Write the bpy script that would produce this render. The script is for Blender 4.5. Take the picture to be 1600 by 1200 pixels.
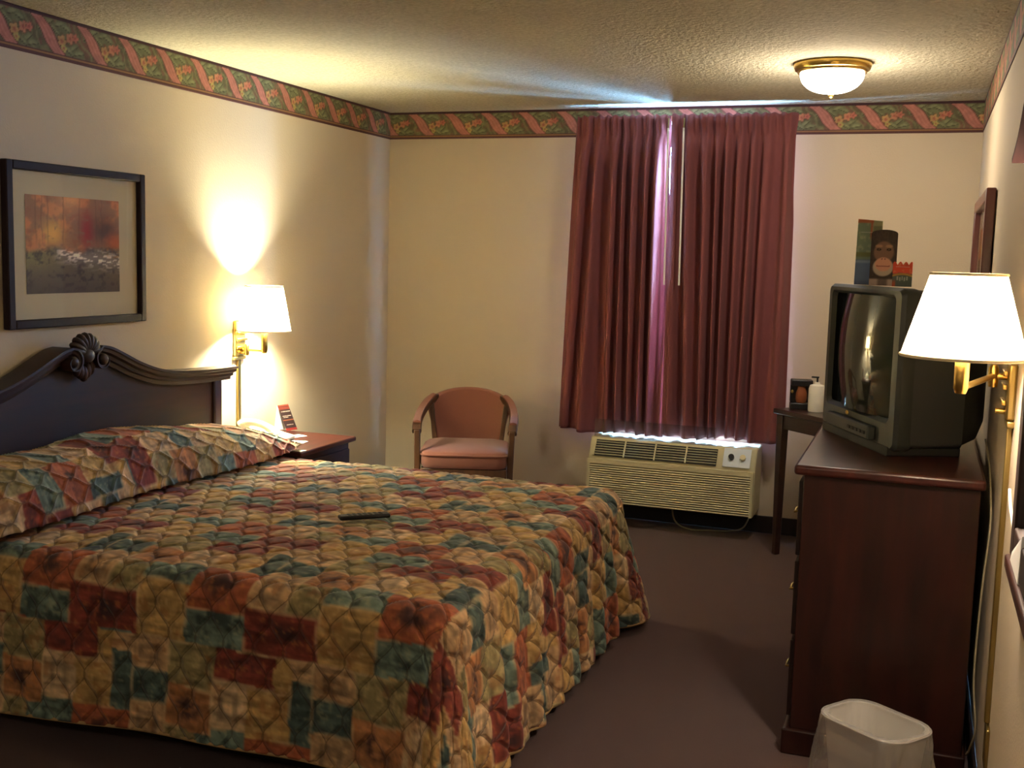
import bpy, bmesh, math, random
import numpy as np
from mathutils import Vector, Matrix, Euler

random.seed(7)
for o in list(bpy.data.objects):
    bpy.data.objects.remove(o)
S = bpy.context.scene
C = S.collection
PI = math.pi

# ------------------------------------------------------------------ camera
F_PX, YAW, PITCH, ROLL, CAM_H = 1739.3, 0.3518, 0.1139, 0.0270, 1.5574
fw = Vector((-math.sin(YAW)*math.cos(PITCH), math.cos(YAW)*math.cos(PITCH), -math.sin(PITCH)))
rt = Vector((math.cos(YAW), math.sin(YAW), 0)); up = rt.cross(fw)
r2 = rt*math.cos(ROLL) + up*math.sin(ROLL); u2 = -rt*math.sin(ROLL) + up*math.cos(ROLL)
cd = bpy.data.cameras.new('camera'); cam = bpy.data.objects.new('camera', cd); C.objects.link(cam)
cd.sensor_width = 36; cd.lens = F_PX/1600*36; cd.clip_start = 0.02
cam.matrix_world = Matrix(((r2.x, u2.x, -fw.x, 0), (r2.y, u2.y, -fw.y, 0), (r2.z, u2.z, -fw.z, CAM_H), (0, 0, 0, 1)))
S.camera = cam

# ------------------------------------------------------------------ world, daylight, exposure
w = bpy.data.worlds.new('daylight'); S.world = w; w.use_nodes = True
w.node_tree.nodes['Background'].inputs[0].default_value = (0.24, 0.52, 1.0, 1)
w.node_tree.nodes['Background'].inputs[1].default_value = 110.0
S.view_settings.view_transform = 'Standard'; S.view_settings.look = 'None'
S.view_settings.gamma = 1.0; S.view_settings.use_curve_mapping = False
S.view_settings.exposure = 1.38
# window opening in the back wall
WX0, WX1, WZ0, WZ1 = -1.72, -0.90, 0.60, 2.36
pl = bpy.data.lights.new('window_daylight', 'AREA'); pl.shape = 'RECTANGLE'; pl.size = WX1-WX0; pl.size_y = WZ1-WZ0
pl.cycles.is_portal = True
po = bpy.data.objects.new('window_daylight', pl); C.objects.link(po)
po.location = ((WX0+WX1)/2, 6.56, (WZ0+WZ1)/2); po.rotation_euler = (-PI/2, 0, 0)

BULB_LEFT, BULB_RIGHT, BULB_CEIL, BULB_FILL = 58.0, 16.0, 7.0, 12.0
COL_LEFT, COL_RIGHT, COL_CEIL = (1.0, 0.94, 0.68), (1.0, 0.82, 0.66), (1.0, 0.87, 0.72)

# ------------------------------------------------------------------ materials
def lin(c):
    if isinstance(c, str):
        c = [int(c[i:i+2], 16)/255 for i in (0, 2, 4)]
    return tuple(x/12.92 if x <= 0.04045 else ((x+0.055)/1.055)**2.4 for x in c)

def npl(a):
    a = np.asarray(a, float)
    return np.where(a <= 0.04045, a/12.92, ((a+0.055)/1.055)**2.4)

class NT:
    def __init__(s, name):
        s.m = bpy.data.materials.new(name); s.m.use_nodes = True
        s.t = s.m.node_tree; s.b = s.t.nodes['Principled BSDF']; s.out = s.t.nodes['Material Output']
    def n(s, typ, **kw):
        x = s.t.nodes.new(typ)
        for k, v in kw.items():
            if k.startswith('i_'):
                x.inputs[k[2:].replace('_', ' ')].default_value = v
            else:
                setattr(x, k, v)
        return x
    def l(s, a, b): s.t.links.new(a, b)

def mat(name, col, rough=0.5, metal=0.0, spec=0.5, coat=0.0, bump=0.0, bscale=200.0, vary=0.0, vscale=8.0, sheen=0.0, trans=0.0, ior=1.45):
    k = NT(name); b = k.b
    b.inputs['Base Color'].default_value = (*lin(col), 1); b.inputs['Roughness'].default_value = rough
    b.inputs['Metallic'].default_value = metal; b.inputs['Specular IOR Level'].default_value = spec
    b.inputs['Coat Weight'].default_value = coat; b.inputs['Sheen Weight'].default_value = sheen
    b.inputs['Transmission Weight'].default_value = trans; b.inputs['IOR'].default_value = ior
    tc = k.n('ShaderNodeTexCoord')
    if bump:
        nz = k.n('ShaderNodeTexNoise', i_Scale=bscale, i_Detail=3.0); k.l(tc.outputs['Object'], nz.inputs['Vector'])
        bp = k.n('ShaderNodeBump', i_Strength=bump, i_Distance=0.01); k.l(nz.outputs['Fac'], bp.inputs['Height'])
        k.l(bp.outputs['Normal'], b.inputs['Normal'])
    if vary:
        nz = k.n('ShaderNodeTexNoise', i_Scale=vscale, i_Detail=4.0); k.l(tc.outputs['Object'], nz.inputs['Vector'])
        mr = k.n('ShaderNodeMapRange'); mr.inputs['To Min'].default_value = 1-vary; mr.inputs['To Max'].default_value = 1+vary
        k.l(nz.outputs['Fac'], mr.inputs['Value'])
        hs = k.n('ShaderNodeHueSaturation'); hs.inputs['Color'].default_value = (*lin(col), 1)
        k.l(mr.outputs['Result'], hs.inputs['Value']); k.l(hs.outputs['Color'], b.inputs['Base Color'])
    return k.m

def wood(name, dark, light, rough=0.32, axis='Z', scale=6.0, coat=0.15):
    k = NT(name); tc = k.n('ShaderNodeTexCoord'); mp = k.n('ShaderNodeMapping')
    st = {'X': (0.12, 1, 1), 'Y': (1, 0.12, 1), 'Z': (1, 1, 0.12)}[axis]
    mp.inputs['Scale'].default_value = st
    k.l(tc.outputs['Object'], mp.inputs['Vector'])
    n1 = k.n('ShaderNodeTexNoise', i_Scale=scale*3, i_Detail=6.0, i_Roughness=0.62, i_Distortion=0.6)
    k.l(mp.outputs['Vector'], n1.inputs['Vector'])
    cr = k.n('ShaderNodeValToRGB'); e = cr.color_ramp.elements
    e[0].position = 0.3; e[0].color = (*lin(dark), 1); e[1].position = 0.72; e[1].color = (*lin(light), 1)
    k.l(n1.outputs['Fac'], cr.inputs['Fac']); k.l(cr.outputs['Color'], k.b.inputs['Base Color'])
    k.b.inputs['Roughness'].default_value = rough; k.b.inputs['Coat Weight'].default_value = coat; k.b.inputs['Coat Roughness'].default_value = 0.25
    return k.m

def painted(name, rough=0.8, spec=0.3, bump=0.0, bscale=300, sheen=0.0, vary=0.12, vscale=60.0):
    """material whose colour is the printed / woven pattern stored on the mesh"""
    k = NT(name); a = k.n('ShaderNodeVertexColor', layer_name='Col')
    tc = k.n('ShaderNodeTexCoord')
    nz = k.n('ShaderNodeTexNoise', i_Scale=vscale, i_Detail=4.0); k.l(tc.outputs['Object'], nz.inputs['Vector'])
    mr = k.n('ShaderNodeMapRange'); mr.inputs['To Min'].default_value = 1-vary; mr.inputs['To Max'].default_value = 1+vary
    k.l(nz.outputs['Fac'], mr.inputs['Value'])
    hs = k.n('ShaderNodeHueSaturation'); k.l(a.outputs['Color'], hs.inputs['Color']); k.l(mr.outputs['Result'], hs.inputs['Value'])
    k.l(hs.outputs['Color'], k.b.inputs['Base Color'])
    k.b.inputs['Roughness'].default_value = rough; k.b.inputs['Specular IOR Level'].default_value = spec; k.b.inputs['Sheen Weight'].default_value = sheen
    if bump:
        n2 = k.n('ShaderNodeTexNoise', i_Scale=bscale, i_Detail=2.0); k.l(tc.outputs['Object'], n2.inputs['Vector'])
        bp = k.n('ShaderNodeBump', i_Strength=bump, i_Distance=0.004); k.l(n2.outputs['Fac'], bp.inputs['Height']); k.l(bp.outputs['Normal'], k.b.inputs['Normal'])
    return k.m

def glass(name, tint=(1, 1, 1), gloss=0.06, rough=0.02):
    k = NT(name); tr = k.n('ShaderNodeBsdfTransparent'); tr.inputs[0].default_value = (*tint, 1)
    gl = k.n('ShaderNodeBsdfGlossy'); gl.inputs['Roughness'].default_value = rough
    fr = k.n('ShaderNodeFresnel'); fr.inputs['IOR'].default_value = 1.45
    ad = k.n('ShaderNodeMath', operation='ADD'); ad.inputs[1].default_value = gloss-0.04; ad.use_clamp = True
    k.l(fr.outputs[0], ad.inputs[0])
    ge = k.n('ShaderNodeNewGeometry'); iv = k.n('ShaderNodeMath', operation='SUBTRACT'); iv.inputs[0].default_value = 1.0; k.l(ge.outputs['Backfacing'], iv.inputs[1])
    mu = k.n('ShaderNodeMath', operation='MULTIPLY'); k.l(ad.outputs[0], mu.inputs[0]); k.l(iv.outputs[0], mu.inputs[1])
    mx = k.n('ShaderNodeMixShader'); k.l(mu.outputs[0], mx.inputs[0]); k.l(tr.outputs[0], mx.inputs[1]); k.l(gl.outputs[0], mx.inputs[2])
    k.l(mx.outputs[0], k.out.inputs['Surface'])
    return k.m

def shade_mat(name, col, t=0.6):
    k = NT(name); tr = k.n('ShaderNodeBsdfTranslucent'); df = k.n('ShaderNodeBsdfDiffuse')
    tr.inputs[0].default_value = (*lin(col), 1); df.inputs[0].default_value = (*lin(col), 1)
    mx = k.n('ShaderNodeMixShader'); mx.inputs[0].default_value = t
    k.l(df.outputs[0], mx.inputs[1]); k.l(tr.outputs[0], mx.inputs[2]); k.l(mx.outputs[0], k.out.inputs['Surface'])
    return k.m

def emit(name, col, s):
    k = NT(name); e = k.n('ShaderNodeEmission'); e.inputs[0].default_value = (*col, 1); e.inputs[1].default_value = s
    k.l(e.outputs[0], k.out.inputs['Surface']); return k.m

def bulb_mat(col):
    k = NT('bulb_glass'); e = k.n('ShaderNodeEmission'); e.inputs[0].default_value = (*col, 1); e.inputs[1].default_value = 8.0
    tr = k.n('ShaderNodeBsdfTransparent'); ad = k.n('ShaderNodeAddShader')
    k.l(e.outputs[0], ad.inputs[0]); k.l(tr.outputs[0], ad.inputs[1]); k.l(ad.outputs[0], k.out.inputs['Surface']); return k.m

M = {}
M['wall'] = mat('wall_paint', 'cfc0a6', 0.75, spec=0.25, bump=0.10, bscale=140, vary=0.03, vscale=3)
M['ceiling'] = mat('popcorn_ceiling', 'bab299', 0.95, spec=0.1, bump=1.0, bscale=60, vary=0.34, vscale=62)
M['carpet'] = mat('carpet', '533935', 0.95, spec=0.1, bump=0.7, bscale=420, vary=0.2, vscale=260, sheen=0.15)
M['vinyl'] = mat('black_vinyl', '1d1615', 0.45)
M['mahogany'] = wood('mahogany', '180a07', '33140e', 0.34)
M['mahogany_h'] = wood('mahogany_flat', '2a110c', '4c2017', 0.36, axis='Y')
M['mahogany_dark'] = wood('dark_mahogany', '1d0e0a', '321810', 0.5, axis='Y', coat=0.0)
M['crown_wood'] = mat('dull_red_wood', '2e1410', 0.85, spec=0.08)
M['walnut'] = wood('chair_wood', '3a2416', '5b3a22', 0.4)
M['table_wood'] = wood('table_wood', '241410', '3a211a', 0.3, axis='X')
M['brass'] = mat('brass', 'c9a85a', 0.28, metal=1.0)
M['brass_dull'] = mat('dull_brass', 'a8925a', 0.38, metal=1.0)
M['shade'] = shade_mat('lamp_shade_fabric', 'c4b89c', 0.40)
M['trim_shade'] = mat('shade_trim', 'e6d8b4', 0.7)
M['curtain'] = mat('burgundy_curtain', '7d4a4a', 0.9, spec=0.1, bump=0.15, bscale=500, sheen=0.05, vary=0.06, vscale=30)
M['white_plastic'] = mat('white_plastic', 'e9e4d4', 0.4)
M['ac'] = mat('ac_plastic', 'd2caa4', 0.45)
M['ac_dark'] = mat('ac_vent_dark', '23231f', 0.6)
M['ac_panel'] = mat('ac_control_panel', 'dfeaf2', 0.3)  # bluish white: leaked window light on the panel, put into its colour
M['clear'] = glass('clear_plastic', (0.80, 0.82, 0.84), 0.12, 0.15)
M['pane'] = glass('window_glass', (0.97, 0.98, 1.0), 0.05)
M['picglass'] = glass('picture_glass', (0.98, 0.98, 0.98), 0.05)
M['tv'] = mat('tv_cabinet', '3d3e3c', 0.5, bump=0.05, bscale=600)
M['tv_front'] = mat('tv_bezel', '353835', 0.42)
M['tv_dark'] = mat('tv_back', '2a2a28', 0.6)
M['screen'] = mat('tv_screen', '2e332c', 0.06, spec=0.8)
M['black'] = mat('black_plastic', '16161a', 0.35)
M['phone'] = mat('phone_plastic', 'ece6cf', 0.35)
M['paper'] = mat('white_paper', 'f2f0ea', 0.8)
M['chair_fabric'] = mat('chair_fabric', '85574a', 0.9, spec=0.15, bump=0.2, bscale=700, sheen=0.2, vary=0.08, vscale=200)
M['frame_dark'] = mat('dark_frame', '2a1f20', 0.6, spec=0.2)
M['frame_red'] = wood('red_frame', '4a1f1d', '6d322c', 0.3)
M['mat_board'] = mat('mat_board', 'd6c8a4', 0.85, vary=0.03)
M['print'] = painted('printed_paper', 0.6, vary=0.03)
M['border'] = painted('wallpaper_border', 0.7, vary=0.15, vscale=90)
def quilt_mat(P=0.098, L=0.165):
    m = painted('patchwork_quilt', 0.8, 0.25, sheen=0.1, vary=0.26, vscale=45); t = m.node_tree; b = t.nodes['Principled BSDF']
    at = t.nodes.new('ShaderNodeAttribute'); at.attribute_name = 'quv'; sp = t.nodes.new('ShaderNodeSeparateXYZ'); t.links.new(at.outputs['Vector'], sp.inputs[0])
    def mt(op, a, b_=None):
        n = t.nodes.new('ShaderNodeMath'); n.operation = op
        for i, x in enumerate((a, b_)):
            if x is None: continue
            if isinstance(x, (int, float)): n.inputs[i].default_value = x
            else: t.links.new(x, n.inputs[i])
        return n.outputs[0]
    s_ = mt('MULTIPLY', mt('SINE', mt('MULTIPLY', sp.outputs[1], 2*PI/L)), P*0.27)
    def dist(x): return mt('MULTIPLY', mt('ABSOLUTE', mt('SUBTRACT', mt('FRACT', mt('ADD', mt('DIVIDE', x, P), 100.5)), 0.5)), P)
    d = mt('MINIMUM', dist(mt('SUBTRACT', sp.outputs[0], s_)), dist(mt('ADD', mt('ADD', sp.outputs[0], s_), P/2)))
    mr = t.nodes.new('ShaderNodeMapRange'); mr.interpolation_type = 'SMOOTHSTEP'; mr.inputs['From Max'].default_value = 0.016; t.links.new(d, mr.inputs['Value'])
    bp = t.nodes.new('ShaderNodeBump'); bp.inputs['Strength'].default_value = 0.55; bp.inputs['Distance'].default_value = 0.012; t.links.new(mr.outputs[0], bp.inputs['Height']); t.links.new(bp.outputs['Normal'], b.inputs['Normal'])
    # brown lines along the stitched seams: groove shade put into the colour
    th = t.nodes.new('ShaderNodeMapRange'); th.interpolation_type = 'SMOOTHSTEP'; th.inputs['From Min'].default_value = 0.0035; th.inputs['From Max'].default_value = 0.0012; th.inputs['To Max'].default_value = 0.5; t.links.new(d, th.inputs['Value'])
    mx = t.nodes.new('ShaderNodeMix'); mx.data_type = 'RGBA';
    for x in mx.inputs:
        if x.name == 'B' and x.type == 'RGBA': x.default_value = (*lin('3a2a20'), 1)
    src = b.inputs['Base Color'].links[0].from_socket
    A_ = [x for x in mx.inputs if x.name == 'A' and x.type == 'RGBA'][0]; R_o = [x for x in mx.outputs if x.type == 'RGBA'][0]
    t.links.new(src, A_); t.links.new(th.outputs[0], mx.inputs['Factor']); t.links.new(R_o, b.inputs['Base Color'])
    return m
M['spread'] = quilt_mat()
M['piping'] = mat('quilt_piping', 'a88a5c', 0.8)
M['bin'] = mat('bin_plastic', 'e6e2d8', 0.45)
M['mirror'] = mat('mirror_glass', 'e8e8e8', 0.02, metal=1.0)
M['cord'] = mat('beige_cord', '8f8468', 0.5)
M['sheet'] = mat('mattress_ticking', 'b8b0a0', 0.9)
M['orange'] = mat('orange_patch', '8a4a26', 0.6)

def bag_mat():
    k = NT('thin_plastic_bag'); tr = k.n('ShaderNodeBsdfTransparent'); gl = k.n('ShaderNodeBsdfGlossy'); df = k.n('ShaderNodeBsdfDiffuse')
    gl.inputs['Roughness'].default_value = 0.18; df.inputs[0].default_value = (0.75, 0.72, 0.66, 1)
    m1 = k.n('ShaderNodeMixShader'); m1.inputs[0].default_value = 0.45
    k.l(gl.outputs[0], m1.inputs[1]); k.l(df.outputs[0], m1.inputs[2])
    lw = k.n('ShaderNodeLayerWeight', i_Blend=0.35); mr = k.n('ShaderNodeMapRange'); mr.inputs['To Min'].default_value = 0.30; mr.inputs['To Max'].default_value = 0.85
    k.l(lw.outputs['Facing'], mr.inputs['Value'])
    m2 = k.n('ShaderNodeMixShader'); k.l(mr.outputs[0], m2.inputs[0]); k.l(tr.outputs[0], m2.inputs[1]); k.l(m1.outputs[0], m2.inputs[2])
    k.l(m2.outputs[0], k.out.inputs['Surface']); return k.m
M['bag'] = bag_mat()

# ------------------------------------------------------------------ mesh helpers
class MB:
    def __init__(s): s.v = []; s.f = []
    def add(s, vs, fs):
        n = len(s.v); s.v += [tuple(v) for v in vs]; s.f += [tuple(i+n for i in f) for f in fs]; return s
    def box(s, x0, x1, y0, y1, z0, z1):
        return s.add([(x0,y0,z0),(x1,y0,z0),(x1,y1,z0),(x0,y1,z0),(x0,y0,z1),(x1,y0,z1),(x1,y1,z1),(x0,y1,z1)],
                     [(0,3,2,1),(4,5,6,7),(0,1,5,4),(1,2,6,5),(2,3,7,6),(3,0,4,7)])
    def hexa(s, b, t):
        """bottom quad and top quad, both counter-clockwise from above"""
        return s.add(list(b)+list(t), [(0,3,2,1),(4,5,6,7),(0,1,5,4),(1,2,6,5),(2,3,7,6),(3,0,4,7)])
    def lathe(s, cx, cy, prof, n=32, cap=(False, False)):
        vs = []; fs = []
        for r, z in prof:
            for i in range(n):
                a = 2*PI*i/n; vs.append((cx+r*math.cos(a), cy+r*math.sin(a), z))
        for j in range(len(prof)-1):
            for i in range(n):
                k = (i+1) % n; fs.append((j*n+i, j*n+k, (j+1)*n+k, (j+1)*n+i))
        if cap[0]: fs.append(tuple(range(n))[::-1])
        if cap[1]: fs.append(tuple(range((len(prof)-1)*n, len(prof)*n)))
        return s.add(vs, fs)
    def sweep(s, path, prof, closed_prof=True, side=None, caps=True):
        """sweep a 2-D profile [(a,b)] along path; a runs along `side`, b along side x tangent"""
        P = [Vector(p) for p in path]; n = len(prof); vs = []; fs = []
        for i, p in enumerate(P):
            t = (P[min(i+1, len(P)-1)] - P[max(i-1, 0)]).normalized()
            if side is not None: a = Vector(side)
            else:
                a = t.cross(Vector((0, 0, 1)))
                if a.length < 1e-4: a = Vector((1, 0, 0))
            a = (a - t*a.dot(t)).normalized(); b = a.cross(t).normalized()
            for q in prof: vs.append(p + a*q[0] + b*q[1])
        m = n if closed_prof else n-1
        for i in range(len(P)-1):
            for j in range(m):
                k = (j+1) % n; fs.append((i*n+j, i*n+k, (i+1)*n+k, (i+1)*n+j))
        if caps and closed_prof:
            fs.append(tuple(range(n))[::-1]); fs.append(tuple(range((len(P)-1)*n, len(P)*n)))
        return s.add(vs, fs)
    def tube(s, path, r, n=10):
        P = [Vector(p) for p in path]; rr = r if isinstance(r, (list, tuple)) else [r]*len(P)
        vs = []; fs = []; a = None
        for i, p in enumerate(P):
            t = (P[min(i+1, len(P)-1)] - P[max(i-1, 0)]).normalized()
            if a is None:
                a = t.orthogonal().normalized()
            a = (a - t*a.dot(t)).normalized(); b = t.cross(a)
            for k in range(n):
                th = 2*PI*k/n; vs.append(p + (a*math.cos(th)+b*math.sin(th))*rr[i])
        for i in range(len(P)-1):
            for j in range(n):
                k = (j+1) % n; fs.append((i*n+j, i*n+k, (i+1)*n+k, (i+1)*n+j))
        fs.append(tuple(range(n))[::-1]); fs.append(tuple(range((len(P)-1)*n, len(P)*n)))
        return s.add(vs, fs)
    def ball(s, c, r, n=12, sc=(1, 1, 1)):
        prof = [(max(1e-4, r*math.sin(PI*i/n)), -r*math.cos(PI*i/n)) for i in range(n+1)]
        m = MB().lathe(0, 0, prof, n*2)
        return s.add([(c[0]+v[0]*sc[0], c[1]+v[1]*sc[1], c[2]+v[2]*sc[2]) for v in m.v], m.f)
    def prism(s, pts, h0, h1, axis='z'):
        """extrude a 2-D outline between h0 and h1 along an axis"""
        def P(p, h): return {'z': (p[0], p[1], h), 'x': (h, p[0], p[1]), 'y': (p[0], h, p[1])}[axis]
        n = len(pts)
        return s.add([P(p, h0) for p in pts]+[P(p, h1) for p in pts],
                     [tuple(range(n))[::-1], tuple(range(n, 2*n))]+[(i, (i+1) % n, n+(i+1) % n, n+i) for i in range(n)])

def smooth_path(pts, n=8):
    P = [Vector(p) for p in pts]; out = []
    for i in range(len(P)-1):
        p0 = P[max(i-1, 0)]; p1 = P[i]; p2 = P[i+1]; p3 = P[min(i+2, len(P)-1)]
        for k in range(n):
            t = k/n
            out.append(0.5*((2*p1)+(p2-p0)*t+(2*p0-5*p1+4*p2-p3)*t*t+(3*p1-p0-3*p2+p3)*t**3))
    out.append(P[-1]); return out

def link(name, me, m, parent=None, world=True):
    o = bpy.data.objects.new(name, me); C.objects.link(o)
    me.materials.append(M[m] if isinstance(m, str) else m)
    if parent is not None:
        o.parent = parent
        if world:
            inv = Matrix.Identity(4); p = parent
            while p is not None:
                inv = inv @ Matrix.LocRotScale(p.location, p.rotation_euler, p.scale).inverted() if False else inv
                p = p.parent
            q = parent; mt = Matrix.Identity(4)
            while q is not None:
                mt = Matrix.LocRotScale(q.location, q.rotation_euler, q.scale) @ mt; q = q.parent
            me.transform(mt.inverted())
    return o

def obj(name, mb, m, parent=None, smooth=None, bevel=0.0, seg=2, world=True, fix=True):
    """link the collected shapes as ONE mesh object"""
    me = bpy.data.meshes.new(name); me.from_pydata(mb.v, [], mb.f); me.update()
    if fix:
        bm = bmesh.new(); bm.from_mesh(me); bmesh.ops.recalc_face_normals(bm, faces=bm.faces); bm.to_mesh(me); bm.free()
    o = link(name, me, m, parent, world)
    if bevel:
        b = o.modifiers.new('bevel', 'BEVEL'); b.width = bevel; b.segments = seg; b.limit_method = 'ANGLE'; b.angle_limit = 0.6
        b.harden_normals = False
    if smooth is not None or bevel:
        me.polygons.foreach_set('use_smooth', [True]*len(me.polygons))
        try:
            me.set_sharp_from_angle(angle=math.radians(smooth if smooth is not None else 40))
        except Exception:
            pass
    return o

def thing(name, label, cat, loc=(0, 0, 0), rotz=0.0, group=None, rot=None):
    o = bpy.data.objects.new(name, None); C.objects.link(o); o.empty_display_size = 0.1
    o.location = loc; o.rotation_euler = rot if rot else (0, 0, rotz)
    o['label'] = label; o['category'] = cat
    if group: o['group'] = group
    return o

def tag(o, label, cat, group=None):
    o['label'] = label; o['category'] = cat
    if group: o['group'] = group
    return o

def struct(o):
    o['kind'] = 'structure'; return o

def grid_obj(name, V, cols, m, parent=None, world=True, smooth=True, closed_u=False):
    """V: (nu, nv, 3) array of points, cols: (nu, nv, 3) pattern colours in sRGB or None"""
    nu, nv = V.shape[:2]
    idx = np.arange(nu*nv).reshape(nu, nv)
    if closed_u: idx = np.vstack([idx, idx[:1]])
    q = np.stack([idx[:-1, :-1], idx[1:, :-1], idx[1:, 1:], idx[:-1, 1:]], -1).reshape(-1, 4)
    me = bpy.data.meshes.new(name); me.from_pydata(V.reshape(-1, 3).tolist(), [], q.tolist()); me.update()
    if cols is not None: set_cols(me, cols.reshape(-1, 3))
    if smooth: me.polygons.foreach_set('use_smooth', [True]*len(me.polygons))
    return link(name, me, m, parent, world)

def set_cols(me, c):
    at = me.color_attributes.new('Col', 'FLOAT_COLOR', 'POINT')
    rgba = np.ones((len(me.vertices), 4)); rgba[:len(c), :3] = npl(np.clip(c, 0, 1))
    at.data.foreach_set('color', rgba.ravel())

def h2(x, y, seed=0):
    n = np.sin(x*127.1+y*311.7+seed*74.7)*43758.5453
    return n-np.floor(n)
def vnoise(x, y, seed=0):
    xi = np.floor(x); yi = np.floor(y); fx = x-xi; fy = y-yi
    fx = fx*fx*(3-2*fx); fy = fy*fy*(3-2*fy)
    a = h2(xi, yi, seed); b = h2(xi+1, yi, seed); c = h2(xi, yi+1, seed); d = h2(xi+1, yi+1, seed)
    return (a*(1-fx)+b*fx)*(1-fy)+(c*(1-fx)+d*fx)*fy
def fbm(x, y, seed=0, o=4):
    s = 0; a = 0.5; t = 0
    for i in range(o):
        s = s+a*vnoise(x*2**i, y*2**i, seed+i*3); t += a; a *= 0.55
    return s/t
def hexc(s): return np.array([int(s[i:i+2], 16)/255 for i in (0, 2, 4)])
def sstep(a, b, x):
    t = np.clip((x-a)/(b-a), 0, 1); return t*t*(3-2*t)
def mixc(c, col, m):
    return c*(1-m[..., None])+np.asarray(col)*m[..., None]

def print_sheet(name, o, ux, vy, nu, nv, fn, parent=None, thick=0.0, world=True, m='print'):
    """a printed sheet: grid from corner o spanned by ux, vy, colours fn(U,V) with U,V in 0..1"""
    o = np.array(o, float); ux = np.array(ux, float); vy = np.array(vy, float)
    U, V = np.meshgrid(np.linspace(0, 1, nu), np.linspace(0, 1, nv), indexing='ij')
    P = o+U[..., None]*ux+V[..., None]*vy
    ob = grid_obj(name, P, fn(U, V), m, parent, world)
    if thick:
        s = ob.modifiers.new('thickness', 'SOLIDIFY'); s.thickness = thick; s.offset = -1
    return ob

# ------------------------------------------------------------------ the room
XL, XR, YB, YF, H, BH = -3.246, 0.235, 6.474, -1.6, 2.44, 0.165
struct(obj('floor', MB().box(XL-0.15, XR+0.15, YF-0.15, YB+0.25, -0.1, 0), 'carpet'))
struct(obj('ceiling', MB().box(XL-0.15, XR+0.15, YF-0.15, YB+0.25, H, H+0.1), 'ceiling'))
struct(obj('wall_left', MB().box(XL-0.15, XL, YF-0.15, YB+0.25, 0, H), 'wall'))
struct(obj('wall_right', MB().box(XR, XR+0.15, YF-0.15, YB+0.25, 0, H), 'wall'))
struct(obj('wall_front', MB().box(XL, XR, YF-0.15, YF, 0, H), 'wall'))
wb = MB()
wb.box(XL, WX0, YB, YB+0.2, 0, H).box(WX1, XR, YB, YB+0.2, 0, H).box(WX0, WX1, YB, YB+0.2, 0, WZ0).box(WX0, WX1, YB, YB+0.2, WZ1, H)
struct(obj('wall_back', wb, 'wall'))
struct(obj('baseboard_back', MB().box(XL+0.012, XR-0.012, YB-0.012, YB, 0, 0.1), 'vinyl', bevel=0.003))
struct(obj('baseboard_left', MB().box(XL, XL+0.012, YF, YB, 0, 0.1), 'vinyl', bevel=0.003))
struct(obj('baseboard_right', MB().box(XR-0.012, XR, YF, YB, 0, 0.1), 'vinyl', bevel=0.003))

# window behind the curtains
win = struct(obj('window_1', MB().box(WX0, WX0+0.05, YB+0.01, YB+0.06, WZ0, WZ1).box(WX1-0.05, WX1, YB+0.01, YB+0.06, WZ0, WZ1)
    .box(WX0+0.05, WX1-0.05, YB+0.01, YB+0.06, WZ0, WZ0+0.05).box(WX0+0.05, WX1-0.05, YB+0.01, YB+0.06, WZ1-0.05, WZ1)
    .box(-1.28, -1.24, YB+0.015, YB+0.055, WZ0+0.05, WZ1-0.05), 'white_plastic'))
obj('pane', MB().box(WX0+0.05, WX1-0.05, YB+0.033, YB+0.037, WZ0+0.05, WZ1-0.05), 'pane', win)

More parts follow.
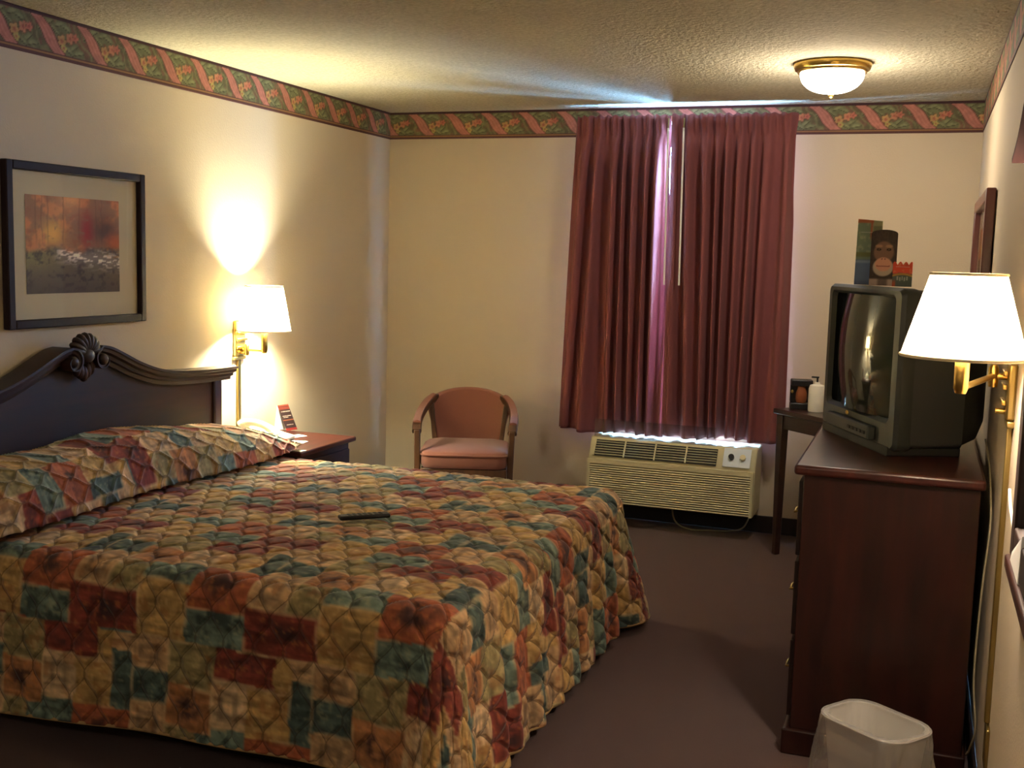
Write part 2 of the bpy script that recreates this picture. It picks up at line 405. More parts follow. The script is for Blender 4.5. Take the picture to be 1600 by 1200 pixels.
# wallpaper border: ribbon, leaves and blossoms
def border_col(u, v):
    """u metres along, v metres up from the lower edge (0..BH)"""
    per = 0.245; x = (u/per) % 1.0; t = v/BH; k = np.floor(u/per)
    c = np.ones(u.shape+(3,))*hexc('6d5340')
    n = fbm(u*60, v*60, 3)
    # leaves
    leaf = np.abs(np.sin((x*3.1+t*1.3)*PI*2+4*vnoise(u*22, v*22, 5)))
    c = mixc(c, hexc('5a563c'), sstep(0.30, 0.55, vnoise(u*38, v*38, 9)))
    c = mixc(c, hexc('77764f'), sstep(0.75, 0.95, leaf)*0.7)
    for (lx, lt, a, L, W) in ((0.30, 0.78, 0.5, 0.17, 0.10), (0.44, 0.66, -0.6, 0.16, 0.09), (0.58, 0.80, 0.2, 0.17, 0.10), (0.86, 0.30, 0.7, 0.16, 0.10),
                              (0.74, 0.24, -0.5, 0.16, 0.09), (0.98, 0.22, 0.2, 0.14, 0.10), (0.70, 0.74, -0.4, 0.13, 0.09), (0.16, 0.70, 0.9, 0.12, 0.08)):
        dx = (x-lx+0.5) % 1-0.5; dy = (t-lt)*0.68
        ca, sa = math.cos(a), math.sin(a); p = dx*ca+dy*sa; q = -dx*sa+dy*ca
        d = (p/L)**2+(q/W)**2
        c = mixc(c, hexc('666848'), sstep(1.0, 0.7, d)); c = mixc(c, hexc('8f9568'), sstep(0.75, 0.2, d)*0.55*sstep(-0.01, 0.01, q))
        c = mixc(c, hexc('403f2c'), sstep(0.012, 0.003, np.abs(q))*sstep(0.9, 0.5, d))
    # blossoms
    for (lx, lt, r, cc) in ((0.60, 0.46, 0.12, 'b08a58'), (0.78, 0.56, 0.11, 'b3785a'), (0.64, 0.30, 0.08, 'a89a58'), (0.90, 0.60, 0.09, 'b06a55')):
        dx = (x-lx+0.5) % 1-0.5; dy = (t-lt)*0.68
        th = np.arctan2(dy, dx); rr = np.hypot(dx, dy)/(r*(0.82+0.18*np.cos(5*th)))
        c = mixc(c, hexc(cc), sstep(1.0, 0.8, rr)); c = mixc(c, hexc('8f4a3e'), sstep(0.45, 0.25, rr)*0.7)
        c = mixc(c, hexc('5b3a2c'), sstep(0.12, 0.02, np.abs(rr-0.98))*0.5)
    # ribbon: S-curve falling left to right
    for sh in (-1, 0, 1):
        xx = x+sh; cen = -0.04+0.74*(1-t)+0.055*np.sin((1-t)*2*PI)
        d = np.abs(xx-cen); wid = 0.125+0.02*np.sin(t*PI)
        mk = sstep(wid, wid*0.86, d)
        strp = 0.5+0.5*np.cos((xx-cen)/wid*PI*3.2)
        rc = hexc('a3665a')*(1-0.35*strp[..., None])+hexc('cf9a84')*(0.35*strp[..., None])
        c = c*(1-mk[..., None])+rc*mk[..., None]
        c = mixc(c, hexc('5a2f2b'), sstep(wid*0.16, 0.0, np.abs(d-wid*0.96))*0.8)
    c = c*(0.88+0.28*n[..., None])
    c = mixc(c, hexc('43282a'), sstep(0.92, 0.93, t)); c = mixc(c, hexc('a07a50'), sstep(0.905, 0.912, t)*sstep(0.93, 0.922, t))
    c = mixc(c, hexc('553532'), sstep(0.155, 0.145, t)); c = mixc(c, hexc('9c7548'), sstep(0.075, 0.085, t)*sstep(0.125, 0.115, t))
    return c
def border_strip(name, a, b, nrm, off):
    a = np.array(a, float); b = np.array(b, float); L = np.linalg.norm(b-a); nu = int(L/0.006); nv = 32
    U, V = np.meshgrid(np.linspace(0, 1, nu), np.linspace(0, BH, nv), indexing='ij')
    P = a+U[..., None]*(b-a)+V[..., None]*np.array([0, 0, 1.0])+np.array(nrm)*0.0025
    ob = grid_obj(name, P, border_col(U*L+off, V), 'border')
    s = ob.modifiers.new('thickness', 'SOLIDIFY'); s.thickness = 0.002; s.offset = 0
    return struct(ob)
border_strip('trim_1', (XL, YF, H-BH), (XL, YB, H-BH), (1, 0, 0), -3.58)
border_strip('trim_2', (XL, YB, H-BH), (XR, YB, H-BH), (0, -1, 0), 0.10)
border_strip('trim_3', (XR, YB, H-BH), (XR, YF, H-BH), (-1, 0, 0), 0.06)

# ------------------------------------------------------------------ bed
BX0, BX1, BY0, BY1, BZ = -3.14, -1.135, 2.655, 4.525, 0.605
bed = thing('bed', 'wide mattress and base hidden under the patchwork bedspread', 'bed', (-2.13, 3.59, 0))
obj('mattress', MB().box(BX0+0.02, BX1-0.05, BY0+0.05, BY1-0.05, 0.34, BZ-0.03), 'sheet', bed, bevel=0.05, seg=3)
obj('box_spring', MB().box(BX0+0.02, BX1-0.06, BY0+0.06, BY1-0.06, 0.16, 0.338), 'sheet', bed, bevel=0.02)
obj('bed_base', MB().box(BX0+0.06, BX1-0.16, BY0+0.16, BY1-0.16, 0, 0.158), 'vinyl', bed)

# --- quilt pattern: a fixed repeat of painted rectangles
TU, TV = 0.62, 0.50
PAL = {'rust': '95543a', 'brick': '76382e', 'teal': '66776a', 'gold': 'a98a56', 'tan': 'b0906a', 'olive': '857a54', 'cream': 'c4a882', 'dteal': '4a5a54', 'amber': 'a0704a'}
RECTS = [  # u0,u1,v0,v1,colour
    (0.00, 0.24, 0.00, 0.13, 'brick'), (0.24, 0.42, 0.00, 0.17, 'gold'), (0.42, 0.62, 0.00, 0.10, 'teal'),
    (0.42, 0.62, 0.10, 0.26, 'rust'), (0.00, 0.13, 0.13, 0.30, 'tan'), (0.13, 0.24, 0.13, 0.24, 'olive'),
    (0.24, 0.42, 0.17, 0.27, 'teal'), (0.13, 0.30, 0.24, 0.37, 'amber'), (0.30, 0.42, 0.27, 0.41, 'cream'),
    (0.42, 0.55, 0.26, 0.40, 'gold'), (0.55, 0.62, 0.26, 0.44, 'dteal'), (0.00, 0.13, 0.30, 0.40, 'dteal'),
    (0.13, 0.30, 0.37, 0.50, 'olive'), (0.00, 0.13, 0.40, 0.50, 'tan'), (0.30, 0.50, 0.41, 0.50, 'brick'), (0.50, 0.55, 0.40, 0.50, 'gold'), (0.55, 0.62, 0.44, 0.50, 'tan')]
def quilt_col(u, v):
    row = np.floor(v/TV); uu = (u+0.23*row+0.012*(vnoise(u*9, v*9, 1)-.5)) % TU; vv = (v+0.012*(vnoise(u*9, v*9, 2)-.5)) % TV
    c = np.ones(u.shape+(3,))*hexc(PAL['tan'])
    st = fbm(u*14, v*70, 11); bl = fbm(u*26, v*26, 21); fine = fbm(u*80, v*80, 31, 3)
    for (a, b, d, e, nm) in RECTS:
        mk = ((uu >= a) & (uu < b) & (vv >= d) & (vv < e)).astype(float)
        base = hexc(PAL[nm])
        ed = np.minimum(np.minimum(uu-a, b-uu), np.minimum(vv-d, e-vv))
        cu = (uu-(a+b)/2)/(b-a); cv = (vv-(d+e)/2)/(e-d); rr = np.hypot(cu, cv)
        cc = np.ones(u.shape+(3,))*base
        cc = cc*(0.64+0.88*st[..., None])*(0.86+0.28*fine[..., None])
        if nm in ('brick', 'rust', 'amber'):
            cc = mixc(cc, hexc('3d2a2c'), sstep(0.42, 0.15, rr+0.25*(bl-.5))*sstep(0.4, 0.62, bl)*0.9)
            cc = mixc(cc, hexc('c07a40'), sstep(0.62, 0.75, fine)*0.5)
        elif nm in ('teal', 'dteal'):
            cc = mixc(cc, hexc('2f3b3a'), sstep(0.52, 0.68, bl)*0.7); cc = mixc(cc, hexc('a6a380'), sstep(0.60, 0.75, fine)*0.45)
        else:
            cc = mixc(cc, hexc('8e5a34'), sstep(0.55, 0.7, bl)*0.45); cc = mixc(cc, hexc('d4b582'), sstep(0.58, 0.72, fine)*0.4)
            cc = mixc(cc, hexc('4a4036'), sstep(0.014, 0.004, np.abs(ed-0.035))*(nm in ('cream', 'tan'))*0.35)
        lite = sstep(0.007, 0.003, ed)*sstep(0.45, 0.6, vnoise(uu*13, vv*13, 7))
        cc = mixc(cc, hexc('d8ba8c'), lite*0.6)
        c = c*(1-mk[..., None])+cc*mk[..., None]
    return c
def quilt_h(u, v, P=0.098, L=0.165):
    """stitched ogee quilting: height of the padding between the seams"""
    A = P*0.27; s = np.sin(2*PI*v/L)*A
    d1 = np.abs(((u-s)/P+0.5) % 1-0.5)*P; d2 = np.abs(((u+s+P/2)/P+0.5) % 1-0.5)*P
    d = np.minimum(d1, d2)
    return 1-np.exp(-(d/0.011)**1.2)

def quilt_mesh(name, V, faces, uv, amp, m, parent=None):
    me = bpy.data.meshes.new(name); me.from_pydata(V.tolist(), [], faces); me.update()
    N = np.empty(len(V)*3); me.vertex_normals.foreach_get('vector', N); N = N.reshape(-1, 3)
    h = quilt_h(uv[:, 0], uv[:, 1])*amp
    V2 = V+N*h[:, None]; me.vertices.foreach_set('co', V2.ravel())
    set_cols(me, quilt_col(uv[:, 0], uv[:, 1])); me.update()
    qa = me.attributes.new('quv', 'FLOAT_VECTOR', 'POINT'); qa.data.foreach_set('vector', np.column_stack([uv, np.zeros(len(uv))]).ravel())
    me.polygons.foreach_set('use_smooth', [True]*len(me.polygons))
    return link(name, me, m, parent)

def bedspread():
    st = 0.0085; rho = 0.075
    x0, x1, y0, y1 = BX0+0.005, BX1-rho, BY0+rho, BY1-rho
    xs = np.linspace(x0, x1, int((x1-x0)/st)); ys = np.linspace(y0, y1, int((y1-y0)/st))
    X, Y = np.meshgrid(xs, ys, indexing='ij')
    Z = BZ+0.012*(fbm(X*2.2, Y*2.2, 41, 2)-.5)*2
    # a soft crown, and a faint sag to the edges
    Z = Z - 0.012*sstep(0.25, 0.0, np.minimum(np.minimum(x1-X, Y-y0), y1-Y))
    nx, ny = X.shape; idx = np.arange(nx*ny).reshape(nx, ny)
    V = [np.stack([X, Y, Z], -1).reshape(-1, 3)]; UV = [np.stack([X, Y], -1).reshape(-1, 2)]
    F = np.stack([idx[:-1, :-1], idx[1:, :-1], idx[1:, 1:], idx[:-1, 1:]], -1).reshape(-1, 4).tolist()
    # skirt columns round the near side, foot and far side
    cols = []  # (vertex index, x, y, nx, ny, kind, s)
    s = 0.0
    for i in range(nx): cols.append((idx[i, 0], xs[i], y0, 0., -1., 'n', xs[i]))
    for k in range(1, 26):
        a = -PI/2+PI/2*k/26; cols.append((idx[-1, 0], x1, y0, math.cos(a), math.sin(a), 'c1', k/26))
    for j in range(ny): cols.append((idx[-1, j], x1, ys[j], 1., 0., 'f', ys[j]))
    for k in range(1, 26):
        a = PI/2*k/26; cols.append((idx[-1, -1], x1, y1, math.cos(a), math.sin(a), 'c2', k/26))
    for i in range(nx-1, -1, -1): cols.append((idx[i, -1], xs[i], y1, 0., 1., 'r', xs[i]))
    nc = len(cols)
    base = np.array([(c[1], c[2]) for c in cols]); nrm = np.array([(c[3], c[4]) for c in cols]); vi = np.array([c[0] for c in cols])
    zb = V[0][vi, 2]
    # arc length along the edge for folds
    sl = np.zeros(nc)
    for i in range(1, nc):
        sl[i] = sl[i-1]+max(0.0085, np.linalg.norm(base[i]+nrm[i]*rho-base[i-1]-nrm[i-1]*rho))
    kinds = [c[5] for c in cols]
    foot = np.zeros(nc); cor1 = np.zeros(nc); cor2 = np.zeros(nc)
    i0 = kinds.index('c1'); i1 = kinds.index('f'); i2 = kinds.index('c2'); i3 = kinds.index('r')
    sc1 = sl[(i0+i1)//2]; sc2 = sl[(i2+i3)//2]
    cor1 = np.exp(-((sl-sc1)/0.13)**2); cor2 = np.exp(-((sl-sc2)/0.15)**2)
    foot = sstep(sl[i1]-0.05, sl[i1]+0.15, sl)*sstep(sl[i2]+0.1, sl[i2]-0.05, sl)
    near = sstep(sl[i0]+0.05, sl[i0]-0.1, sl)
    hem = 0.045+0.075*near-0.01*cor1+0.010*np.sin(sl*5.2+0.6)*near
    hem = np.maximum(hem - 0.05*np.exp(-((sl-0.35)/0.25)**2)*near, 0.03)
    T = np.linspace(0, 1, 74)[1:]; arc = rho*PI/2
    fold = (np.sin(sl*2*PI/0.17+1.5*np.sin(sl*3.1))+0.6*np.sin(sl*2*PI/0.105+2.0))*foot*0.011
    fold = fold+0.012*np.sin(sl*2*PI/0.62+0.8)*near
    rows = []; uvr = []
    for t in T:
        tot = arc+(zb-rho-hem); d = t*tot
        inarc = d < arc; ph = np.minimum(d/rho, PI/2)
        o = rho*np.sin(ph); z = zb-rho*(1-np.cos(ph))-np.maximum(d-arc, 0)
        q = np.clip((d-arc)/np.maximum(tot-arc, 1e-6), 0, 1)
        fl = 0.045*q*foot+0.035*q*near+(0.075*q**1.1)*cor1+0.12*q*cor2+0.03*q*(1-near-foot).clip(0, 1)
        o = o+fl+fold*sstep(0.0, 0.55, q)
        # a tucked pleat on both sides of each corner fold
        o = o-0.035*q*(np.exp(-((sl-sc1-0.20)/0.05)**2)+np.exp(-((sl-sc2+0.22)/0.05)**2))
        p = base+nrm*o[:, None]
        rows.append(np.column_stack([p, z])); uvr.append(base+nrm*d[:, None])
    n0 = nx*ny
    V += rows; UV += uvr
    prev = vi
    for r in range(len(T)):
        cur = n0+r*nc+np.arange(nc)
        for a in range(nc-1):
            if prev[a] == prev[a+1]: F.append([int(prev[a]), int(cur[a]), int(cur[a+1])])
            else: F.append([int(prev[a]), int(cur[a]), int(cur[a+1]), int(prev[a+1])])
        prev = cur
    V = np.vstack(V); UV = np.vstack(UV)
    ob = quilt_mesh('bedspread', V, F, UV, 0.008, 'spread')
    sd = ob.modifiers.new('thickness', 'SOLIDIFY'); sd.thickness = 0.006; sd.offset = -1
    tag(ob, 'quilted patchwork bedspread in rust, teal and gold draped over the bed', 'bedspread')
    hp = V[n0+(len(T)-1)*nc:]
    obj('hem_piping', MB().tube(hp[::3], 0.0055, 6), 'piping', ob, smooth=60)
    return ob
bedspread()

def pillow():
    ya, yb = 2.60, 4.66
    na = 250; nf = 84
    a = np.linspace(0, 1, na); y = ya+(yb-ya)*a
    # height of the roll along the bed: bulges, one lower seam in the middle, flattening at both ends
    h = 0.205+0.012*np.sin(y*7.5)+0.010*(fbm(y*4, y*0, 51, 2)-.5)*2
    endb = sstep(0.0, 0.11, 1-a); h = h/0.205*np.interp(y, [2.6, 2.64, 2.75, 3.0, 3.6, 3.95, 4.15, 4.3, 4.45, 4.56, 4.62, 4.66], [0.08, 0.125, 0.17, 0.192, 0.195, 0.185, 0.155, 0.118, 0.078, 0.045, 0.028, 0.016])
    xb = -3.135; xf = -2.700+0.02*np.sin(y*5)-0.06*sstep(0.90, 1.0, a)-0.03*sstep(0.05, 0.0, a)
    f = np.linspace(0, 1, nf)
    V = np.zeros((na, nf, 3)); UV = np.zeros((na, nf, 2))
    for j, t in enumerate(f):
        th = PI*t
        cx = np.sign(math.cos(th))*abs(math.cos(th))**0.62; sz = math.sin(th)**0.72
        V[:, j, 0] = (xf+xb)/2+(xf-xb)/2*cx
        V[:, j, 1] = y
        lean = 0.04*sz
        V[:, j, 0] -= lean
        V[:, j, 2] = BZ+0.024+h*sz
        UV[:, j, 0] = -2.6-0.62*t; UV[:, j, 1] = y+0.13
    # left end hangs a little over the side of the bed
    dr = sstep(0.10, 0.0, a)
    V[:, :, 2] -= (0.0*dr)[:, None]
    idx = np.arange(na*nf).reshape(na, nf)
    F = np.stack([idx[:-1, :-1], idx[:-1, 1:], idx[1:, 1:], idx[1:, :-1]], -1).reshape(-1, 4).tolist()
    F.append([int(i) for i in idx[0, ::-1]]); F.append([int(i) for i in idx[-1, :]])
    F += np.stack([idx[:-1, -1], idx[:-1, 0], idx[1:, 0], idx[1:, -1]], -1).tolist()
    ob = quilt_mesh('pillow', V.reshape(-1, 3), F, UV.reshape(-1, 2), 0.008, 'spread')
    tag(ob, 'long quilted pillow roll in patchwork fabric lying against the headboard', 'pillow')
pillow()

# ------------------------------------------------------------------ headboard
YC = 3.575
hb = thing('headboard', 'dark mahogany headboard with curved moulded top and carved shell', 'headboard', (XL+0.05, YC, 0))
HP = [(1.03, 0.985), (0.82, 0.988), (0.60, 1.000), (0.45, 1.022), (0.32, 1.062), (0.22, 1.105), (0.14, 1.138), (0.085, 1.150)]
def hbz(d):
    d = abs(d)
    for (a, za), (b, zb) in zip(HP[:-1], HP[1:]):
        if b <= d <= a:
            t = (a-d)/(a-b); t = t*t*(3-2*t)*0.35+t*0.65; return za+(zb-za)*t
    return HP[-1][1] if d < HP[-1][0] else HP[0][1]
ds = np.linspace(-0.96, 0.96, 81)
pts = [(YC-0.96, 0.3), (YC+0.96, 0.3)]+[(YC+d, hbz(d)-0.055) for d in ds[::-1]]
obj('panel', MB().prism(pts, XL+0.03, XL+0.066, 'x'), 'mahogany_dark', hb, smooth=30)
for s in (-1, 1):
    q = [(YC+s*0.97, 0.0), (YC+s*0.91, 0.0), (YC+s*0.91, hbz(0.91)-0.045), (YC+s*0.97, hbz(0.97)-0.045)]
    obj('stile', MB().prism(q, XL+0.025, XL+0.082, 'x'), 'mahogany', hb, bevel=0.006)
prof = [(-0.045, -0.060), (0.018, -0.060), (0.022, -0.044), (0.034, -0.040), (0.036, -0.026), (0.052, -0.020), (0.055, -0.008), (0.062, -0.004), (0.062, 0.006), (-0.045, 0.006)]
for s in (-1, 1):
    path = smooth_path([(XL+0.07, YC+s*d, z) for d, z in HP], 6)
    # the moulding rolls over into a volute
    cy, cz = 0.085, 1.098
    for k in range(1, 20):
        th = PI/2+k/19*PI*1.75; r = 0.052*(1-0.60*k/19)
        path.append(Vector((XL+0.07, YC+s*(cy+r*math.cos(th)*1.0), cz+r*math.sin(th))))
    n = len(path); mb = MB()
    P = prof if s < 0 else prof
    # taper the profile through the volute
    vs = []; fs = []; np_ = len(P)
    for i, p in enumerate(path):
        t = (path[min(i+1, n-1)]-path[max(i-1, 0)]).normalized(); a = Vector((1, 0, 0)); b = a.cross(t).normalized()
        if b.z < 0 and i < n-19: b = -b
        if i >= n-19: b = (Vector((p.x, YC+s*cy, cz))-p).normalized()*-1
        sc = 1.0 if i < n-24 else max(0.22, 1-(i-(n-24))/24*0.8)
        for q in P: vs.append(p+a*q[0]*(1.0 if i < n-19 else 1.1)+b*q[1]*sc)
    for i in range(n-1):
        for j in range(np_):
            k = (j+1) % np_; fs.append((i*np_+j, i*np_+k, (i+1)*np_+k, (i+1)*np_+j))
    fs.append(tuple(range(np_))); fs.append(tuple(range((n-1)*np_, n*np_)))
    obj('moulding', mb.add(vs, fs), 'mahogany_dark', hb, smooth=35)
    obj('volute_boss', MB().ball((XL+0.125, YC+s*0.085, 1.098), 0.024, 8, (0.9, 1, 1)), 'mahogany_dark', hb, smooth=80)
shell = MB()
for k in range(9):
    th = PI*(0.06+0.88*k/8); L = 0.085 if k != 4 else 0.095
    c = (XL+0.11, YC+math.cos(th)*0.045, 1.130+math.sin(th)*0.040)
    m = MB().ball((0, 0, 0), 1.0, 8)
    rot = Matrix.Rotation(th-PI/2, 3, 'X')
    shell.add([tuple(Vector(c)+rot @ Vector((v[0]*0.030, v[1]*0.016, v[2]*0.042))) for v in m.v], m.f)
shell.ball((XL+0.115, YC, 1.118), 0.034, 10, (0.9, 1.15, 0.9))
for k in range(5):
    shell.ball((XL+0.10, YC+(k-2)*0.020, 1.068-0.012*(2-abs(k-2))), 0.022, 8, (0.9, 0.8, 1.5))
obj('carved_shell', shell, 'mahogany_dark', hb, smooth=60)

# ------------------------------------------------------------------ nightstand and what lies on it
NX0, NX1, NY0, NY1, NZ = -3.232, -2.745, 4.585, 5.135, 0.60
ns = thing('nightstand', 'dark wooden nightstand between the bed and the room corner', 'nightstand', ((NX0+NX1)/2, (NY0+NY1)/2, 0))
obj('top', MB().box(NX0, NX1, NY0, NY1, NZ-0.025, NZ), 'mahogany_h', ns, bevel=0.007)
obj('body', MB().box(NX0+0.01, NX1-0.035, NY0+0.02, NY1-0.02, 0.07, NZ-0.026), 'mahogany_dark', ns, bevel=0.004)
obj('plinth', MB().box(NX0+0.02, NX1-0.06, NY0+0.035, NY1-0.035, 0, 0.071), 'mahogany_dark', ns)
for z0, z1 in ((0.34, 0.54), (0.10, 0.32)):
    d = obj('drawer', MB().box(NX1-0.034, NX1-0.018, NY0+0.04, NY1-0.04, z0, z1), 'mahogany_dark', ns, bevel=0.004)
    obj('knob', MB().ball((NX1-0.006, (NY0+NY1)/2, (z0+z1)/2), 0.014, 8), 'brass', d, smooth=80)

ph = thing('telephone', 'cream desk telephone on the nightstand beside the pillow', 'telephone', (-3.08, 4.81, NZ))
obj('base', MB().prism([(-3.205, NZ+0.001), (-2.975, NZ+0.001), (-2.972, NZ+0.02), (-3.205, NZ+0.062)], 4.715, 4.905, 'y'), 'phone', ph, bevel=0.006)
def zph(x): return NZ+0.02+(-2.972-x)/0.233*0.042
keys = MB()
for i in range(4):
    for j in range(3):
        x = -3.10+i*0.026; y = 4.815+j*0.024; z = zph(x); keys.box(x-0.009, x+0.009, y-0.008, y+0.008, z-0.002, z+0.004)
obj('keypad', keys, 'white_plastic', ph, bevel=0.001)
hs_ = []; 
for k in range(25):
    t = k/24; x = -3.195+0.205*t; z = zph(x)+0.014+0.034*math.sin(PI*t)**0.6
    hs_.append((x, 4.755, z))
rr = [0.018+0.010*(abs(k/24-0.5)*2)**3 for k in range(25)]
mb = MB().tube(hs_, rr, 12)
mb.lathe(-3.178, 4.755, [(0.001, zph(-3.178)+0.000), (0.026, zph(-3.178)), (0.027, zph(-3.178)+0.03), (0.001, zph(-3.178)+0.034)], 14)
mb.lathe(-3.008, 4.755, [(0.001, zph(-3.008)+0.000), (0.026, zph(-3.008)), (0.027, zph(-3.008)+0.03), (0.001, zph(-3.008)+0.034)], 14)
obj('handset', mb, 'phone', ph, smooth=60)

def sheet(name, label, cat, c, w, d, rz, m='paper', t=0.002, z=NZ):
    o = obj(name, MB().box(-w/2, w/2, -d/2, d/2, 0, t), m)
    o.location = (c[0], c[1], z+0.0006); o.rotation_euler = (0, 0, rz); tag(o, label, cat); return o
sheet('notepad', 'white notepad sheet in front of the telephone on the nightstand', 'paper', (-2.905, 4.765), 0.085, 0.19, 0.12)
sheet('leaflet', 'small white leaflet lying behind the telephone near the tent card', 'paper', (-3.015, 4.965), 0.07, 0.11, -0.35)
sheet('card_strip', 'small cream card at the front left corner of the nightstand', 'card', (-2.800, 4.618), 0.10, 0.045, -0.12, 'phone')

def tent_col(U, V):
    c = np.ones(U.shape+(3,))*hexc('3a2622'); n = vnoise(U*30, V*60, 3)
    c = mixc(c, hexc('b04a34'), sstep(0.93, 0.95, V)); c = mixc(c, hexc('8c3d2c'), sstep(0.80, 0.82, V)*sstep(0.93, 0.91, V)*0.9)
    for vv, hgt, u0, u1 in ((0.73, 0.022, 0.1, 0.95), (0.56, 0.02, 0.1, 0.9), (0.51, 0.016, 0.15, 0.6), (0.22, 0.02, 0.2, 0.8)):
        mk = sstep(hgt, hgt*0.5, np.abs(V-vv))*(U > u0)*(U < u1)*(0.6+0.4*(n > 0.35))
        c = mixc(c, hexc('e6d5c0'), mk)
    c = mixc(c, hexc('b86a3a'), sstep(0.015, 0.006, np.abs(V-0.40))); c = mixc(c, hexc('a03428'), sstep(0.10, 0.09, V))
    return c
tc_ = thing('tent_card', 'dark red tent card propped against the wall on the nightstand', 'card', (-3.16, 5.13, NZ))
print_sheet('front', (-3.145, 5.100, NZ+0.001), (0.020, 0.075, 0), (-0.055, -0.006, 0.135), 24, 60, tent_col, tc_, 0.001)
obj('back', MB().add([(-3.205, 5.070, NZ+0.002), (-3.185, 5.145, NZ+0.002), (-3.181, 5.168, NZ+0.134), (-3.201, 5.093, NZ+0.134)], [(0, 1, 2, 3)]), 'paper', tc_)
tc_.children[-1].modifiers.new('t', 'SOLIDIFY').thickness = 0.001

# ------------------------------------------------------------------ wall lamps
def wall_lamp(label, wx, sgn, plate_y, pz0, pz1, sx, sy, zb, zt, rb, rt_, tube_z, cable_z, power, col):
    """wx wall plane, sgn +1 when the room lies towards +x"""
    t = thing('wall_lamp', label, 'lamp', (wx, plate_y, pz0))
    X = lambda d: wx+sgn*d
    xa, xb = sorted((X(0.0), X(0.022)))
    obj('wall_plate', MB().box(xa, xb, plate_y-0.042, plate_y+0.042, pz0, pz1), 'brass_dull', t, bevel=0.006)
    bands = MB()
    for z in (pz0+0.045, pz0+0.085, pz0+0.12):
        xa, xb = sorted((X(0.023), X(0.034))); bands.box(xa, xb, plate_y-0.043, plate_y+0.043, z-0.007, z+0.007)
    obj('band', bands, 'brass', t, bevel=0.003)
    zk = pz0+0.06 if sgn < 0 else pz0+0.10
    piv = (X(0.055), plate_y, tube_z+0.012)
    mb = MB().lathe(piv[0], piv[1], [(0.001, piv[2]-0.028), (0.011, piv[2]-0.028), (0.013, piv[2]-0.01), (0.013, piv[2]+0.02), (0.008, piv[2]+0.03), (0.001, piv[2]+0.03)], 14)
    mb.tube([(X(0.02), plate_y, piv[2]), piv], 0.009, 10)
    el = (X(0.062), (plate_y+sy)/2, piv[2])
    mb.tube([piv, (sx, sy, tube_z+0.012)], 0.0075, 10)
    obj('arm', mb, 'brass', t, smooth=50)
    obj('socket_tube', MB().lathe(sx, sy, [(0.001, tube_z), (0.012, tube_z), (0.0165, tube_z+0.012), (0.0165, zb+0.02), (0.010, zb+0.03), (0.010, zb+0.07), (0.001, zb+0.075)], 18), 'brass', t, smooth=50)
    sw = obj('switch_knob', MB().tube([(X(0.022), plate_y-0.005, pz0+0.02), (X(0.045), plate_y-0.005, pz0+0.02)], 0.008, 10), 'brass', t, smooth=50)
    sh = obj('lamp_shade', MB().lathe(sx, sy, [(rb, zb), (rt_, zt)], 64), 'shade', t, smooth=60)
    for r, z in ((rb, zb), (rt_, zt)):
        rg = MB().tube([(sx+(r+0.0005)*math.cos(2*PI*k/48), sy+(r+0.0005)*math.sin(2*PI*k/48), z) for k in range(49)], 0.0035, 6)
        obj('shade_trim', rg, 'trim_shade', sh, smooth=60)
    obj('shade_spider', MB().tube([(sx-rt_, sy, zt-0.006), (sx+rt_, sy, zt-0.006)], 0.002, 6).tube([(sx, sy-rt_, zt-0.006), (sx, sy+rt_, zt-0.006)], 0.002, 6), 'brass', sh)
    bl = obj('bulb', MB().ball((sx, sy, zb+0.095), 0.026, 10, (1, 1, 1.25)), bulb_mat(col), t, smooth=80)
    xa, xb = sorted((X(0.0), X(0.014)))
    obj('cable_cover', MB().box(xa, xb, plate_y-0.013, plate_y+0.013, cable_z, pz0-0.001), 'brass_dull', t, bevel=0.003)
    xa, xb = sorted((X(0.0), X(0.018)))
    obj('cover_cap', MB().box(xa, xb, plate_y-0.05, plate_y+0.05, pz0-0.018, pz0-0.001), 'brass_dull', t, bevel=0.003)
    ld = bpy.data.lights.new('bulb_light', 'POINT'); ld.energy = power; ld.color = col; ld.shadow_soft_size = 0.05
    lo = bpy.data.objects.new('bulb_light', ld); C.objects.link(lo); lo.parent = t; lo.location = Vector((sx, sy, zb+0.095))-t.location
    bl.visible_shadow = True
    return t
wall_lamp('brass wall lamp with pale shade on the left wall above the nightstand', XL, 1, 4.795, 1.02, 1.20, -3.095, 4.805, 1.155, 1.377, 0.132, 0.092, 1.042, NZ+0.002, BULB_LEFT, COL_LEFT)
wall_lamp('large brass swing-arm wall lamp on the right wall beside the television', XR, -1, 3.12, 1.175, 1.32, 0.0915, 2.75, 1.357, 1.545, 0.137, 0.082, 1.272, 0.36, BULB_RIGHT, COL_RIGHT)

# ceiling light
cl = thing('ceiling_light', 'round brass-rimmed ceiling light with glowing white glass dome', 'lamp', (-0.445, 5.2, H))
obj('canopy', MB().lathe(-0.445, 5.2, [(0.001, H-0.001), (0.165, H-0.001), (0.168, H-0.012), (0.160, H-0.030), (0.150, H-0.034), (0.148, H-0.042), (0.138, H-0.044), (0.001, H-0.044)], 48), 'brass', cl, smooth=40)
dome = [(0.138*math.cos(a)**0.8 if a < 1.56 else 0.001, H-0.044-0.085*math.sin(a)) for a in np.linspace(0, PI/2, 14)]
dm = obj('glass_dome', MB().lathe(-0.445, 5.2, dome, 48), emit('dome_glow', COL_CEIL, 12.0), cl, smooth=60)
obj('finial', MB().ball((-0.445, 5.2, H-0.138), 0.012, 8), 'brass', cl, smooth=80)
ld = bpy.data.lights.new('ceiling_bulb', 'POINT'); ld.energy = BULB_CEIL; ld.color = COL_CEIL; ld.shadow_soft_size = 0.10
lo = bpy.data.objects.new('ceiling_bulb', ld); C.objects.link(lo); lo.parent = cl; lo.location = (0, 0, -0.26)

